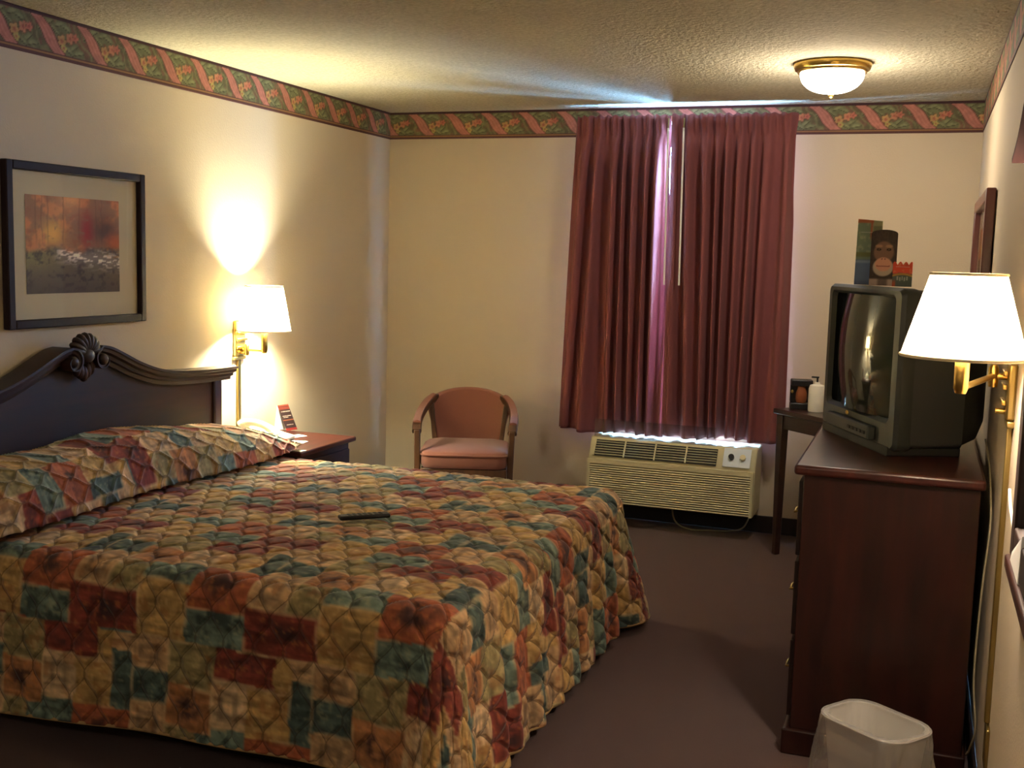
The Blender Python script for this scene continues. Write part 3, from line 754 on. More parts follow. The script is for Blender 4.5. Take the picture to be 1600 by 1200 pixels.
# unseen ceiling light added behind the camera to brighten the bed's near side
el_ = thing('ceiling_light', 'added unseen ceiling light behind the camera', 'lamp', (-1.6, -0.6, H))
obj('canopy', MB().lathe(-1.6, -0.6, [(0.001, H-0.001), (0.13, H-0.001), (0.13, H-0.03), (0.001, H-0.03)], 32), 'brass', el_, smooth=40)
obj('glass_dome', MB().lathe(-1.6, -0.6, [(0.12*math.cos(a)+0.0005, H-0.031-0.07*math.sin(a)) for a in np.linspace(0, PI/2, 10)], 32), emit('fill_glow', COL_CEIL, 2.0), el_, smooth=60)
ld = bpy.data.lights.new('fill_bulb', 'POINT'); ld.energy = BULB_FILL; ld.color = COL_CEIL; ld.shadow_soft_size = 0.10
lo = bpy.data.objects.new('fill_bulb', ld); C.objects.link(lo); lo.parent = el_; lo.location = (0, 0, -0.22)

# ------------------------------------------------------------------ framed autumn picture
def autumn(U, V):
    n1 = fbm(U*7, V*7, 61); n2 = fbm(U*22, V*22, 71); n3 = fbm(U*50, V*50, 81, 3)
    c = np.ones(U.shape+(3,))*hexc('8a6446')
    c = mixc(c, hexc('b8784c'), sstep(0.42, 0.65, n1)); c = mixc(c, hexc('8a5238'), sstep(0.5, 0.7, n2)*0.5)
    c = mixc(c, hexc('d0a050'), np.exp(-((U-0.27)/0.13)**2-((V-0.62)/0.15)**2)*sstep(0.30, 0.50, n2+0.12))
    c = mixc(c, hexc('d0a070'), np.exp(-((U-0.45)/0.14)**2-((V-0.98)/0.16)**2)*0.7)
    c = mixc(c, hexc('9a3328'), np.exp(-((U-0.64)/0.07)**2-((V-0.66)/0.17)**2)*sstep(0.3, 0.55, n2+0.15))
    c = mixc(c, hexc('3a2b22'), np.exp(-((U-0.84)/0.14)**2-((V-0.68)/0.14)**2)*0.8)
    c = mixc(c, hexc('a5582f'), np.exp(-((U-0.95)/0.09)**2-((V-0.55)/0.09)**2)*0.9)
    for tx in (0.10, 0.16, 0.22, 0.38, 0.55, 0.74, 0.80):
        c = mixc(c, hexc('4a3428'), sstep(0.009, 0.003, np.abs(U-tx-0.03*(n1-.5)))*sstep(0.45, 0.6, V)*0.25)
    g = sstep(0.50, 0.42, V+0.10*(n1-.5))
    gc = np.ones(U.shape+(3,))*hexc('5f5440'); gc = mixc(gc, hexc('8a8448'), sstep(0.55, 0.0, U)*sstep(0.15, 0.35, V)*(0.4+0.6*n2)); gc = mixc(gc, hexc('3a332c'), sstep(0.5, 0.7, n2)*0.8)
    gc = mixc(gc, hexc('4a4238'), sstep(0.2, 0.0, V)*0.7)
    wmask = np.exp(-((V-0.40+0.16*(U-0.5))/0.085)**2)*sstep(0.22, 0.40, U)
    gc = mixc(gc, hexc('7d7470'), wmask*0.8); gc = mixc(gc, hexc('ddd0c0'), wmask*sstep(0.52, 0.62, fbm(U*18, V*60, 91)))
    gc = mixc(gc, hexc('a9702f'), sstep(0.62, 0.72, n3)*sstep(0.7, 0.95, U)*sstep(0.3, 0.45, V)*0.7)
    return (c*(1-g[..., None])+gc*g[..., None])*np.array([1.22, 1.20, 1.12])
def framed(name, label, y0, y1, z0, z1, wallx, sgn, fw_, dep, fm, mats, art, matw):
    t = thing(name, label, 'picture', (wallx, (y0+y1)/2, z0))
    X = lambda d: wallx+sgn*d
    def bx(a, b, ya, yb, za, zb): 
        lo_, hi = sorted((X(a), X(b))); return MB().box(lo_, hi, ya, yb, za, zb)
    fr = bx(0.004, dep, y0, y0+fw_, z0, z1)
    for q in ((y1-fw_, y1, z0, z1), (y0+fw_, y1-fw_, z1-fw_, z1), (y0+fw_, y1-fw_, z0, z0+fw_)):
        b = bx(0.004, dep, *q); fr.add(b.v, b.f)
    obj('frame', fr, fm, t, bevel=0.005)
    obj('mat_board', bx(0.006, 0.012, y0+fw_*0.8, y1-fw_*0.8, z0+fw_*0.8, z1-fw_*0.8), mats, t)
    ml, mr_, mt, mb_ = matw
    ya, yb = (y0+ml, y1-mr_); d = 0.0132
    if sgn > 0: print_sheet('art_print', (X(d), ya, z0+mb_), (0, yb-ya, 0), (0, 0, z1-mt-z0-mb_), 110, 84, art, t)
    else: print_sheet('art_print', (X(d), yb, z0+mb_), (0, ya-yb, 0), (0, 0, z1-mt-z0-mb_), 70, 60, art, t)
    obj('glass_pane', bx(0.016, 0.018, y0+fw_*0.9, y1-fw_*0.9, z0+fw_*0.9, z1-fw_*0.9), 'picglass', t)
    return t
framed('framed_picture', 'framed autumn creek print in dark frame above the headboard', 3.262, 4.050, 1.232, 1.868, XL, 1, 0.034, 0.036, 'frame_dark', 'mat_board', autumn, (0.112, 0.148, 0.123, 0.132))
framed('framed_picture', 'dark red framed picture on the right wall above the television, seen edge-on', 4.66, 5.78, 1.36, 1.868, XR, -1, 0.05, 0.040, 'frame_red', 'mat_board', autumn, (0.17, 0.17, 0.13, 0.13))

# ------------------------------------------------------------------ curtains
def curtain(name, label, xl_t, xl_b, xr_t, xr_b, z0, nfold, seed, edge, wand_x):
    nu, nv = 330, 90
    U = np.linspace(0, 1, nu)[:, None]*np.ones((1, nv)); W = np.ones((nu, 1))*np.linspace(0, 1, nv)[None, :]  # W 0 top .. 1 bottom
    zt = 2.380
    ph_ = U*nfold+0.20*np.sin(U*9+seed)+0.10*np.sin(U*21+seed*2)
    ph_ = ph_+0.45*W*np.sin(U*6+seed*1.7)
    wv = np.sin(ph_*2*PI)
    s1 = np.tanh(1.5*wv)/math.tanh(1.5)
    big = np.sin(ph_*PI+seed)
    amp = 0.010+0.024*sstep(0.03, 0.20, W)+0.006*np.sin(ph_*PI*0.9+seed)*sstep(0.1, 0.3, W)
    Y = 6.345-amp*s1-0.018*big*sstep(0.3, 1.0, W)
    # pinch-pleat heading
    pin = np.exp(-((W-0.055)/0.022)**2)
    Y = Y+0.014*pin+0.010*np.sin(U*nfold*2*2*PI+seed)*np.exp(-((W-0.03)/0.03)**2)
    X0 = xl_t+(xl_b-xl_t)*W**0.8; X1 = xr_t+(xr_b-xr_t)*W
    X = X0+(X1-X0)*U + 0.004*np.cos(ph_*2*PI)*sstep(0.05, 0.2, W)*np.sin(U*PI)**0.5
    if edge == 'r':   # inner edge curls back and bows away from its neighbour
        e = sstep(0.935, 1.0, U)*sstep(0.035, 0.085, W); Y = Y+0.05*e; X = X-0.012*e*np.exp(-((W-0.16)/0.10)**2)-0.008*e*np.exp(-((W-0.45)/0.10)**2)+0.012*e*sstep(0.25, 0.4, W)
    if edge == 'l':
        e = sstep(0.06, 0.0, U); Y = Y*(1-e)+6.325*e
        # outer edge returns towards the wall at the heading
        e2 = sstep(0.955, 1.0, U); yr = 6.39+0.058*sstep(0.22, 0.34, W); Y = Y*(1-e2)+yr*e2; X = X+0.012*e2*sstep(0.08, 0.0, W)
    else:
        e2 = sstep(0.045, 0.0, U); Y = Y*(1-e2)+6.410*e2
    zb = z0+0.010*np.sin(U*11+seed)+0.012*(U-0.5)
    Z = zt+(zb-zt)*W+0.005*np.sin(U*nfold*2*PI*1.5)*sstep(0.04, 0.0, W)
    ob = grid_obj(name, np.stack([X, Y, Z], -1), None, 'curtain')
    sd = ob.modifiers.new('thickness', 'SOLIDIFY'); sd.thickness = 0.003; sd.offset = 0
    tag(ob, label, 'curtain')
    wn = obj('baton', MB().tube([(wand_x[0], 6.292, 2.30), (wand_x[1], 6.288, 1.42)], 0.0055, 8), 'white_plastic', ob, smooth=50)
    obj('baton_hook', MB().tube([(wand_x[0], 6.30, 2.355), (wand_x[0], 6.292, 2.30)], 0.0035, 6), 'brass_dull', ob, smooth=50)
    return ob
curtain('curtain', 'left burgundy pleated curtain panel over the window', -1.985, -2.040, -1.413, -1.396, 0.535, 8, 0.7, 'r', (-1.414, -1.400))
curtain('curtain', 'right burgundy pleated curtain panel hanging beside the television', -1.402, -1.388, -0.722, -0.700, 0.548, 9, 2.1, 'l', (-1.326, -1.314))
rod = thing('curtain_rod', 'white curtain track along the top of the window, behind both panels', 'rod', (-1.34, 6.42, 2.36))
obj('track', MB().box(-1.90, -0.78, 6.414, 6.428, 2.335, 2.352), 'white_plastic', rod, bevel=0.004)
for x in (-1.86, -1.34, -0.82):
    obj('bracket', MB().box(x-0.012, x+0.012, 6.428, YB, 2.337, 2.350), 'white_plastic', rod)

# ------------------------------------------------------------------ air conditioner
AX0, AX1, AY, AZ0, AZ1 = -1.790, -0.822, 6.185, 0.140, 0.520
ac = thing('air_conditioner', 'cream through-wall air conditioner under the burgundy curtains', 'air conditioner', ((AX0+AX1)/2, 6.33, AZ0))
zs = AZ1-0.115    # where the sloping vent strip meets the front
side = [(AY, AZ0), (YB-0.002, AZ0), (YB-0.002, AZ1), (AY+0.075, AZ1), (AY, zs)]
obj('casing', MB().prism([(y+0.018 if y == AY else y, z) for y, z in side], AX0, AX1, 'x'), 'ac', ac, bevel=0.008)
# louvred front
lv = MB(); nl = 17
for k in range(nl):
    z = AZ0+0.012+(zs-0.03-AZ0-0.012)*k/nl; dz = (zs-0.03-AZ0-0.012)/nl
    lv.add([(AX0+0.02, AY+0.016, z+dz*0.30), (AX1-0.02, AY+0.016, z+dz*0.30), (AX1-0.02, AY-0.010, z), (AX0+0.02, AY-0.010, z),
            (AX1-0.02, AY-0.008, z+dz*0.42), (AX0+0.02, AY-0.008, z+dz*0.42), (AX1-0.02, AY+0.016, z+dz*0.66), (AX0+0.02, AY+0.016, z+dz*0.66)],
           [(0, 1, 2, 3), (3, 2, 4, 5), (5, 4, 6, 7), (0, 3, 5, 7), (1, 6, 4, 2)])
lv.box(AX0+0.004, AX0+0.02, AY-0.009, AY+0.005, AZ0+0.004, zs-0.004).box(AX1-0.02, AX1-0.004, AY-0.009, AY+0.005, AZ0+0.004, zs-0.004).box(AX0+0.02, AX1-0.02, AY-0.009, AY+0.005, zs-0.03, zs-0.004)
obj('louvre_front', lv, 'ac', ac, smooth=20)
ty, tz = 0.075, AZ1-zs; Ls = math.hypot(ty, tz)
def sl_(x, s, o):  # point on the sloping strip: s 0..1 upward, o off the surface
    return (x, AY+0.006+ty*s-o*tz/Ls, zs+tz*s+o*ty/Ls)
def slab(x0, x1, s0, s1, o0, o1):
    return MB().hexa([sl_(x0, s0, o0), sl_(x1, s0, o0), sl_(x1, s1, o0), sl_(x0, s1, o0)], [sl_(x0, s0, o1), sl_(x1, s0, o1), sl_(x1, s1, o1), sl_(x0, s1, o1)])
vx0, vx1 = AX0+0.03, AX0+0.03+0.72
obj('vent_recess', slab(vx0, vx1, 0.10, 0.90, 0.0, 0.003), 'ac_dark', ac)
for k in range(4):
    a = vx0+(vx1-vx0)*k/4; b = vx0+(vx1-vx0)*(k+1)/4; g = MB()
    for q in range(6):
        s = 0.17+0.115*q; m = slab(a+0.010, b-0.002, s, s+0.022, 0.004, 0.008); g.add(m.v, m.f)
    m = slab(a, a+0.008, 0.10, 0.90, 0.003, 0.011); g.add(m.v, m.f)
    obj('vent_grille', g, 'ac', ac)
cp0, cp1 = vx1+0.035, AX1-0.03
obj('control_panel', slab(cp0, cp1, 0.10, 0.95, 0.0, 0.006), 'ac_panel', ac, bevel=0.002)
for i in range(2):
    x = cp0+(cp1-cp0)*(0.30+0.42*i); c = Vector(sl_(x, 0.52, 0.006)); nn = (Vector(sl_(x, 0.52, 1.0))-Vector(sl_(x, 0.52, 0.0))).normalized()
    obj('knob', MB().tube([c, c+nn*0.018], 0.016, 16), 'black' if i == 0 else 'ac', ac, smooth=40)
ds_ = obj('air_deflector', MB().box(AX0+0.02, AX0+0.735, 6.255, 6.258, AZ1+0.001, AZ1+0.105), 'clear', ac)
ac_cord = obj('power_cord', MB().tube(smooth_path([(-1.30, 6.30, 0.139), (-1.28, 6.31, 0.05), (-1.20, 6.33, 0.007), (-1.08, 6.36, 0.006), (-0.97, 6.40, 0.006), (-0.90, 6.43, 0.03), (-0.86, 6.45, 0.137)], 6), 0.005, 8), 'cord', smooth=50)
tag(ac_cord, 'pale power cord looping on the carpet below the air conditioner', 'cord')

# ------------------------------------------------------------------ armchair
chx, chy = -2.42, 5.86
ch = thing('armchair', 'brown upholstered barrel armchair with wooden arms in the corner', 'chair', (chx, chy, 0), rotz=0.34)
ch.scale = (0.88, 0.92, 1.0)
def arc_pt(ang, r, z): return (r*math.cos(ang), 0.0+r*math.sin(ang)*0.92, z)
# back shell (local coordinates, chair faces -y)
na_, nz_ = 41, 16
A = np.linspace(math.radians(39), math.radians(141), na_); back = MB(); vs = []
for layer, r in ((0, 0.300), (1, 0.345)):
    for i, a in enumerate(A):
        u = (i/(na_-1)-0.5)*2
        ztop = 0.775-0.075*abs(u)**2.2
        for k in range(nz_):
            t = k/(nz_-1); z = 0.43+(ztop-0.43)*t
            rr_ = r+0.03*t-(0.012*math.sin(PI*t)*math.cos(u*1.4) if layer == 0 else -0.0)
            xn = rr_*math.cos(a)*(0.80+0.20*t)*1.02
            vs.append((xn, rr_*math.sin(a)*0.92-0.01, z))
fs = []
id_ = lambda l, i, k: l*na_*nz_+i*nz_+k
for i in range(na_-1):
    for k in range(nz_-1):
        fs.append((id_(0, i, k), id_(0, i, k+1), id_(0, i+1, k+1), id_(0, i+1, k))); fs.append((id_(1, i, k), id_(1, i+1, k), id_(1, i+1, k+1), id_(1, i, k+1)))
    fs.append((id_(0, i, nz_-1), id_(1, i, nz_-1), id_(1, i+1, nz_-1), id_(0, i+1, nz_-1))); fs.append((id_(0, i, 0), id_(0, i+1, 0), id_(1, i+1, 0), id_(1, i, 0)))
for k in range(nz_-1):
    fs.append((id_(0, 0, k), id_(1, 0, k), id_(1, 0, k+1), id_(0, 0, k+1))); fs.append((id_(0, na_-1, k), id_(0, na_-1, k+1), id_(1, na_-1, k+1), id_(1, na_-1, k)))
obj('backrest', back.add(vs, fs), 'chair_fabric', ch, bevel=0.012, world=False, smooth=60)
# seat cushion
def rrect(w, d, r, n=6):
    out = []
    for cx, cy, a0 in ((w/2-r, d/2-r, 0), (-w/2+r, d/2-r, 90), (-w/2+r, -d/2+r, 180), (w/2-r, -d/2+r, 270)):
        for k in range(n+1):
            a = math.radians(a0+90*k/n); out.append((cx+r*math.cos(a), cy+r*math.sin(a)))
    return out
def cushion(w, d, r, z0, z1, crown, cy=0.0):
    ring = rrect(w, d, r); n = len(ring); m = MB(); vs = []; fs = []
    levels = [(0.96, z0), (1.0, z0+0.02), (1.0, z1-0.022), (0.985, z1-0.008), (0.94, z1), (0.75, z1+crown*0.6), (0.45, z1+crown*0.92), (0.02, z1+crown)]
    for s, z in levels:
        for x, y in ring: vs.append((x*s, cy+y*s, z))
    for j in range(len(levels)-1):
        for i in range(n):
            k = (i+1) % n; fs.append((j*n+i, j*n+k, (j+1)*n+k, (j+1)*n+i))
    fs.append(tuple(range(n))[::-1]); fs.append(tuple(range((len(levels)-1)*n, len(levels)*n)))
    return m.add(vs, fs)
sc_ = obj('seat', cushion(0.555, 0.52, 0.07, 0.385, 0.478, 0.022, -0.055), 'chair_fabric', ch, world=False, smooth=50)
ring = rrect(0.560, 0.525, 0.07); ring.append(ring[0])
obj('welt', MB().tube([(x, y-0.055, 0.459) for x, y in ring], 0.006, 6), 'chair_fabric', sc_, world=False, smooth=60)
obj('seat_rail', MB().box(-0.268, 0.268, -0.30, -0.268, 0.31, 0.383).box(-0.268, 0.268, 0.17, 0.20, 0.31, 0.383).box(-0.270, -0.240, -0.268, 0.17, 0.31, 0.383).box(0.240, 0.270, -0.268, 0.17, 0.31, 0.383), 'walnut', ch, world=False, bevel=0.004)
for s in (-1, 1):
    arm = smooth_path([(s*0.225, 0.25, 0.722), (s*0.275, 0.17, 0.690), (s*0.302, 0.03, 0.655), (s*0.308, -0.12, 0.632), (s*0.304, -0.235, 0.612), (s*0.300, -0.280, 0.585)], 6)
    obj('armrest', MB().sweep(arm, [(-0.026, -0.016), (0.026, -0.016), (0.030, 0.0), (0.024, 0.016), (-0.024, 0.016), (-0.030, 0.0)]), 'walnut', ch, world=False, smooth=40)
    obj('arm_pad', MB().sweep([Vector(p)+Vector((0, 0, 0.015)) for p in arm[2:-6]], [(-0.024, -0.006), (0.024, -0.006), (0.022, 0.010), (0.0, 0.016), (-0.022, 0.010)]), 'chair_fabric', ch, world=False, smooth=50)
    obj('leg', MB().hexa([(s*0.285-0.016, -0.285, 0), (s*0.285+0.016, -0.285, 0), (s*0.285+0.016, -0.255, 0), (s*0.285-0.016, -0.255, 0)],
                         [(s*0.298-0.02, -0.292, 0.595), (s*0.298+0.02, -0.292, 0.595), (s*0.298+0.02, -0.255, 0.595), (s*0.298-0.02, -0.255, 0.595)]), 'walnut', ch, world=False, bevel=0.006)
    obj('leg', MB().hexa([(s*0.215-0.017, 0.262, 0), (s*0.215+0.017, 0.262, 0), (s*0.215+0.017, 0.296, 0), (s*0.215-0.017, 0.296, 0)],
                         [(s*0.232-0.019, 0.180, 0.40), (s*0.232+0.019, 0.180, 0.40), (s*0.232+0.019, 0.215, 0.40), (s*0.232-0.019, 0.215, 0.40)]), 'walnut', ch, world=False, bevel=0.005)
    obj('back_post', MB().hexa([(s*0.212-0.016, 0.150, 0.38), (s*0.212+0.016, 0.150, 0.38), (s*0.212+0.016, 0.182, 0.38), (s*0.212-0.016, 0.182, 0.38)],
                               [(s*0.250-0.016, 0.178, 0.69), (s*0.250+0.016, 0.178, 0.69), (s*0.250+0.016, 0.21, 0.69), (s*0.250-0.016, 0.21, 0.69)]), 'walnut', ch, world=False, bevel=0.004)

# ------------------------------------------------------------------ corner table
DA = -0.775
dk = thing('table', 'small dark wooden table angled in the corner behind the television', 'table', (-0.255, 5.875, 0), rotz=DA)
DZ = 0.792
obj('tabletop', MB().box(-0.43, 0.43, -0.225, 0.225, DZ-0.028, DZ), 'table_wood', dk, world=False, bevel=0.006)
obj('apron', MB().box(-0.385, 0.385, -0.20, -0.18, DZ-0.105, DZ-0.029).box(-0.385, 0.385, 0.18, 0.20, DZ-0.105, DZ-0.029).box(-0.405, -0.385, -0.20, 0.20, DZ-0.105, DZ-0.029).box(0.385, 0.405, -0.20, 0.20, DZ-0.105, DZ-0.029), 'table_wood', dk, world=False)
for sx in (-1, 1):
    for sy in (-1, 1):
        cx, cy = sx*0.392, sy*0.187
        obj('leg', MB().hexa([(cx-0.016, cy-0.016, 0), (cx+0.016, cy-0.016, 0), (cx+0.016, cy+0.016, 0), (cx-0.016, cy+0.016, 0)],
                             [(cx-0.024, cy-0.024, DZ-0.03), (cx+0.024, cy-0.024, DZ-0.03), (cx+0.024, cy+0.024, DZ-0.03), (cx-0.024, cy+0.024, DZ-0.03)]), 'table_wood', dk, world=False, bevel=0.004)
bb = thing('coffee_maker', 'small black appliance with an orange patch on the corner table', 'appliance', (-0.583, 6.06, DZ+0.001), rotz=0.2)
bb.scale = (0.74, 0.74, 0.95)
obj('body', MB().box(-0.075, 0.075, -0.05, 0.05, 0, 0.035).box(-0.075, 0.075, 0.01, 0.05, 0.035, 0.165).box(-0.075, 0.075, -0.05, 0.05, 0.13, 0.165), 'black', bb, world=False, bevel=0.006)
obj('carafe', MB().lathe(0.0, -0.015, [(0.001, 0.036), (0.032, 0.037), (0.040, 0.06), (0.038, 0.09), (0.028, 0.115), (0.027, 0.128), (0.001, 0.128)], 20), 'orange', bb, world=False, smooth=60)
obj('button', MB().ball((-0.068, -0.053, 0.10), 0.010, 8), 'brass', bb, world=False, smooth=80)
bt = thing('pump_bottle', 'white pump bottle beside the black appliance on the corner table', 'bottle', (-0.497, 5.99, DZ+0.001))
obj('body', MB().lathe(0, 0, [(0.001, 0), (0.040, 0.0), (0.042, 0.01), (0.042, 0.12), (0.036, 0.138), (0.014, 0.145), (0.013, 0.155), (0.001, 0.155)], 24), 'white_plastic', bt, world=False, smooth=50)
obj('pump', MB().tube([(0, 0, 0.155), (0, 0, 0.178)], 0.005, 8).box(-0.03, 0.008, -0.006, 0.006, 0.176, 0.184), 'black', bt, world=False)

# ------------------------------------------------------------------ dresser
RX0, RX1, RY0, RY1, RZ = -0.345, 0.207, 3.500, 4.98, 0.940
dr = thing('dresser', 'tall mahogany dresser carrying the television against the right wall', 'dresser', ((RX0+RX1)/2, (RY0+RY1)/2, 0))
obj('top', MB().box(RX0, RX1, RY0, RY1, RZ-0.032, RZ), 'mahogany_h', dr, bevel=0.010, seg=3)
obj('body', MB().box(RX0+0.028, RX1-0.012, RY0+0.03, RY1-0.03, 0.082, RZ-0.033), 'mahogany', dr, bevel=0.003)
obj('plinth', MB().box(RX0+0.004, RX1-0.002, RY0+0.012, RY1-0.012, 0, 0.083), 'mahogany', dr, bevel=0.005)
for j in range(2):
    ya = RY0+0.06+j*0.69; yb = ya+0.66
    for z0, z1 in ((0.11, 0.36), (0.38, 0.62), (0.64, 0.88)):
        d = obj('drawer', MB().box(RX0+0.012, RX0+0.0275, ya, yb, z0, z1), 'mahogany_dark', dr, bevel=0.003)
        for yy in (ya+0.16, yb-0.16):
            zc = (z0+z1)/2
            obj('handle', MB().tube(smooth_path([(RX0+0.012, yy-0.04, zc), (RX0-0.008, yy-0.03, zc-0.008), (RX0-0.010, yy, zc-0.014), (RX0-0.008, yy+0.03, zc-0.008), (RX0+0.012, yy+0.04, zc)], 4), 0.004, 8), 'brass_dull', d, smooth=60)

# ------------------------------------------------------------------ television (local: -y is the screen side, x to the viewer's right)
TA = math.radians(-65)
tv = thing('television', 'large dark grey tube television standing on the dresser', 'television', (-0.200, 4.075, RZ), rotz=TA)
TW, TH = 0.325, 0.550
def plate(w0, w1, z0, z1, y): return [(-w0, y, z0), (w0, y, z0), (w1, y, z1), (-w1, y, z1)]
def loft(secs):
    m = MB(); n = len(secs[0]); vs = [p for s in secs for p in s]; fs = []
    for i in range(len(secs)-1):
        for j in range(n):
            k = (j+1) % n; fs.append((i*n+j, i*n+k, (i+1)*n+k, (i+1)*n+j))
    fs.append(tuple(range(n))[::-1]); fs.append(tuple(range((len(secs)-1)*n, len(secs)*n))); return m.add(vs, fs)
def trect(w, z0, z1, y, r=0.02, bow=0.0):
    ring = rrect(2*w, z1-z0, r, 4); return [(x, y-bow*(1-(x/w)**2), z+(z0+z1)/2) for x, z in ring]
obj('cabinet', loft([trect(TW-0.004, 0.028, TH-0.004, 0.055, 0.02), trect(TW-0.008, 0.028, TH-0.010, 0.13, 0.02), trect(TW-0.012, 0.03, TH-0.018, 0.235, 0.02)]), 'tv', tv, world=False, smooth=35)
obj('rear_shell', loft([trect(TW-0.018, 0.034, TH-0.03, 0.2345, 0.02), trect(TW-0.060, 0.05, TH-0.07, 0.31, 0.03), trect(TW-0.14, 0.08, TH-0.13, 0.37, 0.04), trect(TW-0.215, 0.10, TH-0.18, 0.405, 0.04)]), 'tv_dark', tv, world=False, smooth=40)
# front bezel: a ring round the tube face, with the control strip below it
sw0, sz0, sz1 = 0.268, 0.118, 0.518
def ringpts(w, z0, z1, r, y, bow, n=8):
    ring = rrect(2*w, z1-z0, r, n); return [(x, y-bow*(1-(x/TW)**2)*(1-0.5*((z)/(TH/2))**2), z+(z0+z1)/2) for x, z in ring]
secs = [ringpts(TW-0.006, 0.022, TH-0.004, 0.022, 0.060, 0.0), ringpts(TW, 0.018, TH, 0.025, 0.045, 0.0), ringpts(TW, 0.018, TH, 0.025, 0.012, 0.02),
        ringpts(TW-0.010, 0.028, TH-0.010, 0.022, 0.0, 0.032), ringpts(sw0+0.014, sz0-0.014, sz1+0.010, 0.025, 0.002, 0.034), ringpts(sw0, sz0, sz1, 0.02, 0.020, 0.040)]
m = MB(); n = len(secs[0]); vs = [p for s in secs for p in s]; fs = []
for i in range(len(secs)-1):
    for j in range(n):
        k = (j+1) % n; fs.append((i*n+j, i*n+k, (i+1)*n+k, (i+1)*n+j))
fs.append(tuple(range(n)))
bz = obj('bezel', m.add(vs, fs), 'tv_front', tv, world=False, smooth=35)
su, sv = np.meshgrid(np.linspace(-1, 1, 40), np.linspace(-1, 1, 30), indexing='ij')
sX = su*(sw0+0.002); sZ = (sz0+sz1)/2+sv*((sz1-sz0)/2+0.002); R_ = 0.55
sY = -0.040-(np.sqrt(R_**2-sX**2)-R_)+0.022*sv**2
grid_obj('screen', np.stack([sX, sY, sZ], -1), None, 'screen', tv, world=False)
pan = obj('control_panel', MB().box(-0.19, 0.19, -0.036, -0.005, 0.036, 0.084), 'tv_front', tv, world=False, bevel=0.006)
for k in range(5):
    obj('button', MB().box(0.02+k*0.032, 0.042+k*0.032, -0.0395, -0.034, 0.054, 0.064), 'tv_dark', pan, world=False)
obj('badge', MB().ball((0.0, -0.0335, 0.104), 0.010, 8, (1.5, 0.25, 0.8)), 'brass', bz, world=False, smooth=80)
obj('foot', loft([trect(TW-0.03, 0.0, 0.030, -0.008, 0.006), trect(TW-0.03, 0.0, 0.030, 0.24, 0.006)]), 'tv_dark', tv, world=False)

# leaflets on the television
def canyon(U, V):
    n = fbm(U*6, V*14, 15); c = np.ones(U.shape+(3,))*hexc('71836f')
    c = mixc(c, hexc('8f9a80'), sstep(0.5, 0.7, n)); c = mixc(c, hexc('5f7396'), sstep(0.40, 0.36, V)); c = mixc(c, hexc('9fb2c6'), sstep(0.03, 0.0, np.abs(V-0.35))*0.6)
    c = mixc(c, hexc('6a6e44'), sstep(0.05, 0.02, np.abs(V-0.46))); c = mixc(c, hexc('50607f'), sstep(0.12, 0.0, V))
    c = mixc(c, hexc('a5603e'), sstep(0.93, 0.95, V)); c = mixc(c, hexc('a0563a'), sstep(0.50, 0.56, U)*sstep(0.66, 0.56, U)*sstep(0.62, 0.8, V))
    c = mixc(c, hexc('8f9272'), sstep(0.62, 0.66, U)*sstep(0.50, 0.55, V)); c = mixc(c, hexc('6b7058'), sstep(0.62, 0.66, U)*sstep(0.06, 0.03, np.abs(V-0.85)))
    return c
def chimp(U, V):
    n = fbm(U*16, V*22, 25); c = np.ones(U.shape+(3,))*hexc('41352f'); c = c*(0.8+0.4*n[..., None])
    e = lambda cx, cy, rx, ry: np.hypot((U-cx)/rx, (V-cy)/ry)
    c = mixc(c, hexc('7a5e4c'), sstep(1.05, 0.85, e(0.5, 0.60, 0.40, 0.20)))
    for sx in (0.31, 0.69):
        c = mixc(c, hexc('a07a60'), sstep(1.0, 0.6, e(sx, 0.705, 0.17, 0.035))); c = mixc(c, hexc('1b1412'), sstep(1.0, 0.7, e(sx, 0.645, 0.10, 0.028))); c = mixc(c, hexc('8b6a50'), sstep(1.0, 0.5, e(sx, 0.648, 0.035, 0.014)))
    c = mixc(c, hexc('b5a795'), sstep(1.05, 0.9, e(0.5, 0.33, 0.40, 0.165))); c = mixc(c, hexc('d09a80'), sstep(1.05, 0.85, e(0.5, 0.38, 0.33, 0.13)))
    for sx in (0.44, 0.56): c = mixc(c, hexc('2a1c18'), sstep(1.0, 0.5, e(sx, 0.475, 0.035, 0.014)))
    c = mixc(c, hexc('7a3f3a'), sstep(0.012, 0.004, np.abs(V-0.345-0.12*(U-0.5)**2))*(np.abs(U-0.5) < 0.26))
    c = mixc(c, hexc('b09a8c'), sstep(0.14, 0.10, V)*(0.4+0.6*sstep(0.12, 0.25, np.abs(U-0.5))))
    return c
def fire(U, V):
    n = fbm(U*9, V*9, 35); c = np.ones(U.shape+(3,))*hexc('55605a')
    c = mixc(c, hexc('d8533a'), sstep(0.48, 0.56, V+0.12*(n-.5))); c = mixc(c, hexc('d87a50'), sstep(0.6, 0.75, n)*sstep(0.5, 0.6, V))
    c = mixc(c, hexc('b3873e'), sstep(0.05, 0.02, np.abs(V-0.50+0.3*(U-0.5)**2))); c = mixc(c, hexc('b0573a'), sstep(0.2, 0.12, U)*sstep(0.35, 0.1, V))
    for k in range(5):
        c = mixc(c, hexc('9ea29a'), (np.abs(U-0.26-0.12*k) < 0.035)*sstep(0.09, 0.06, np.abs(V-0.33+0.03*(k % 2))))
    return c
tz = RZ+TH+0.001
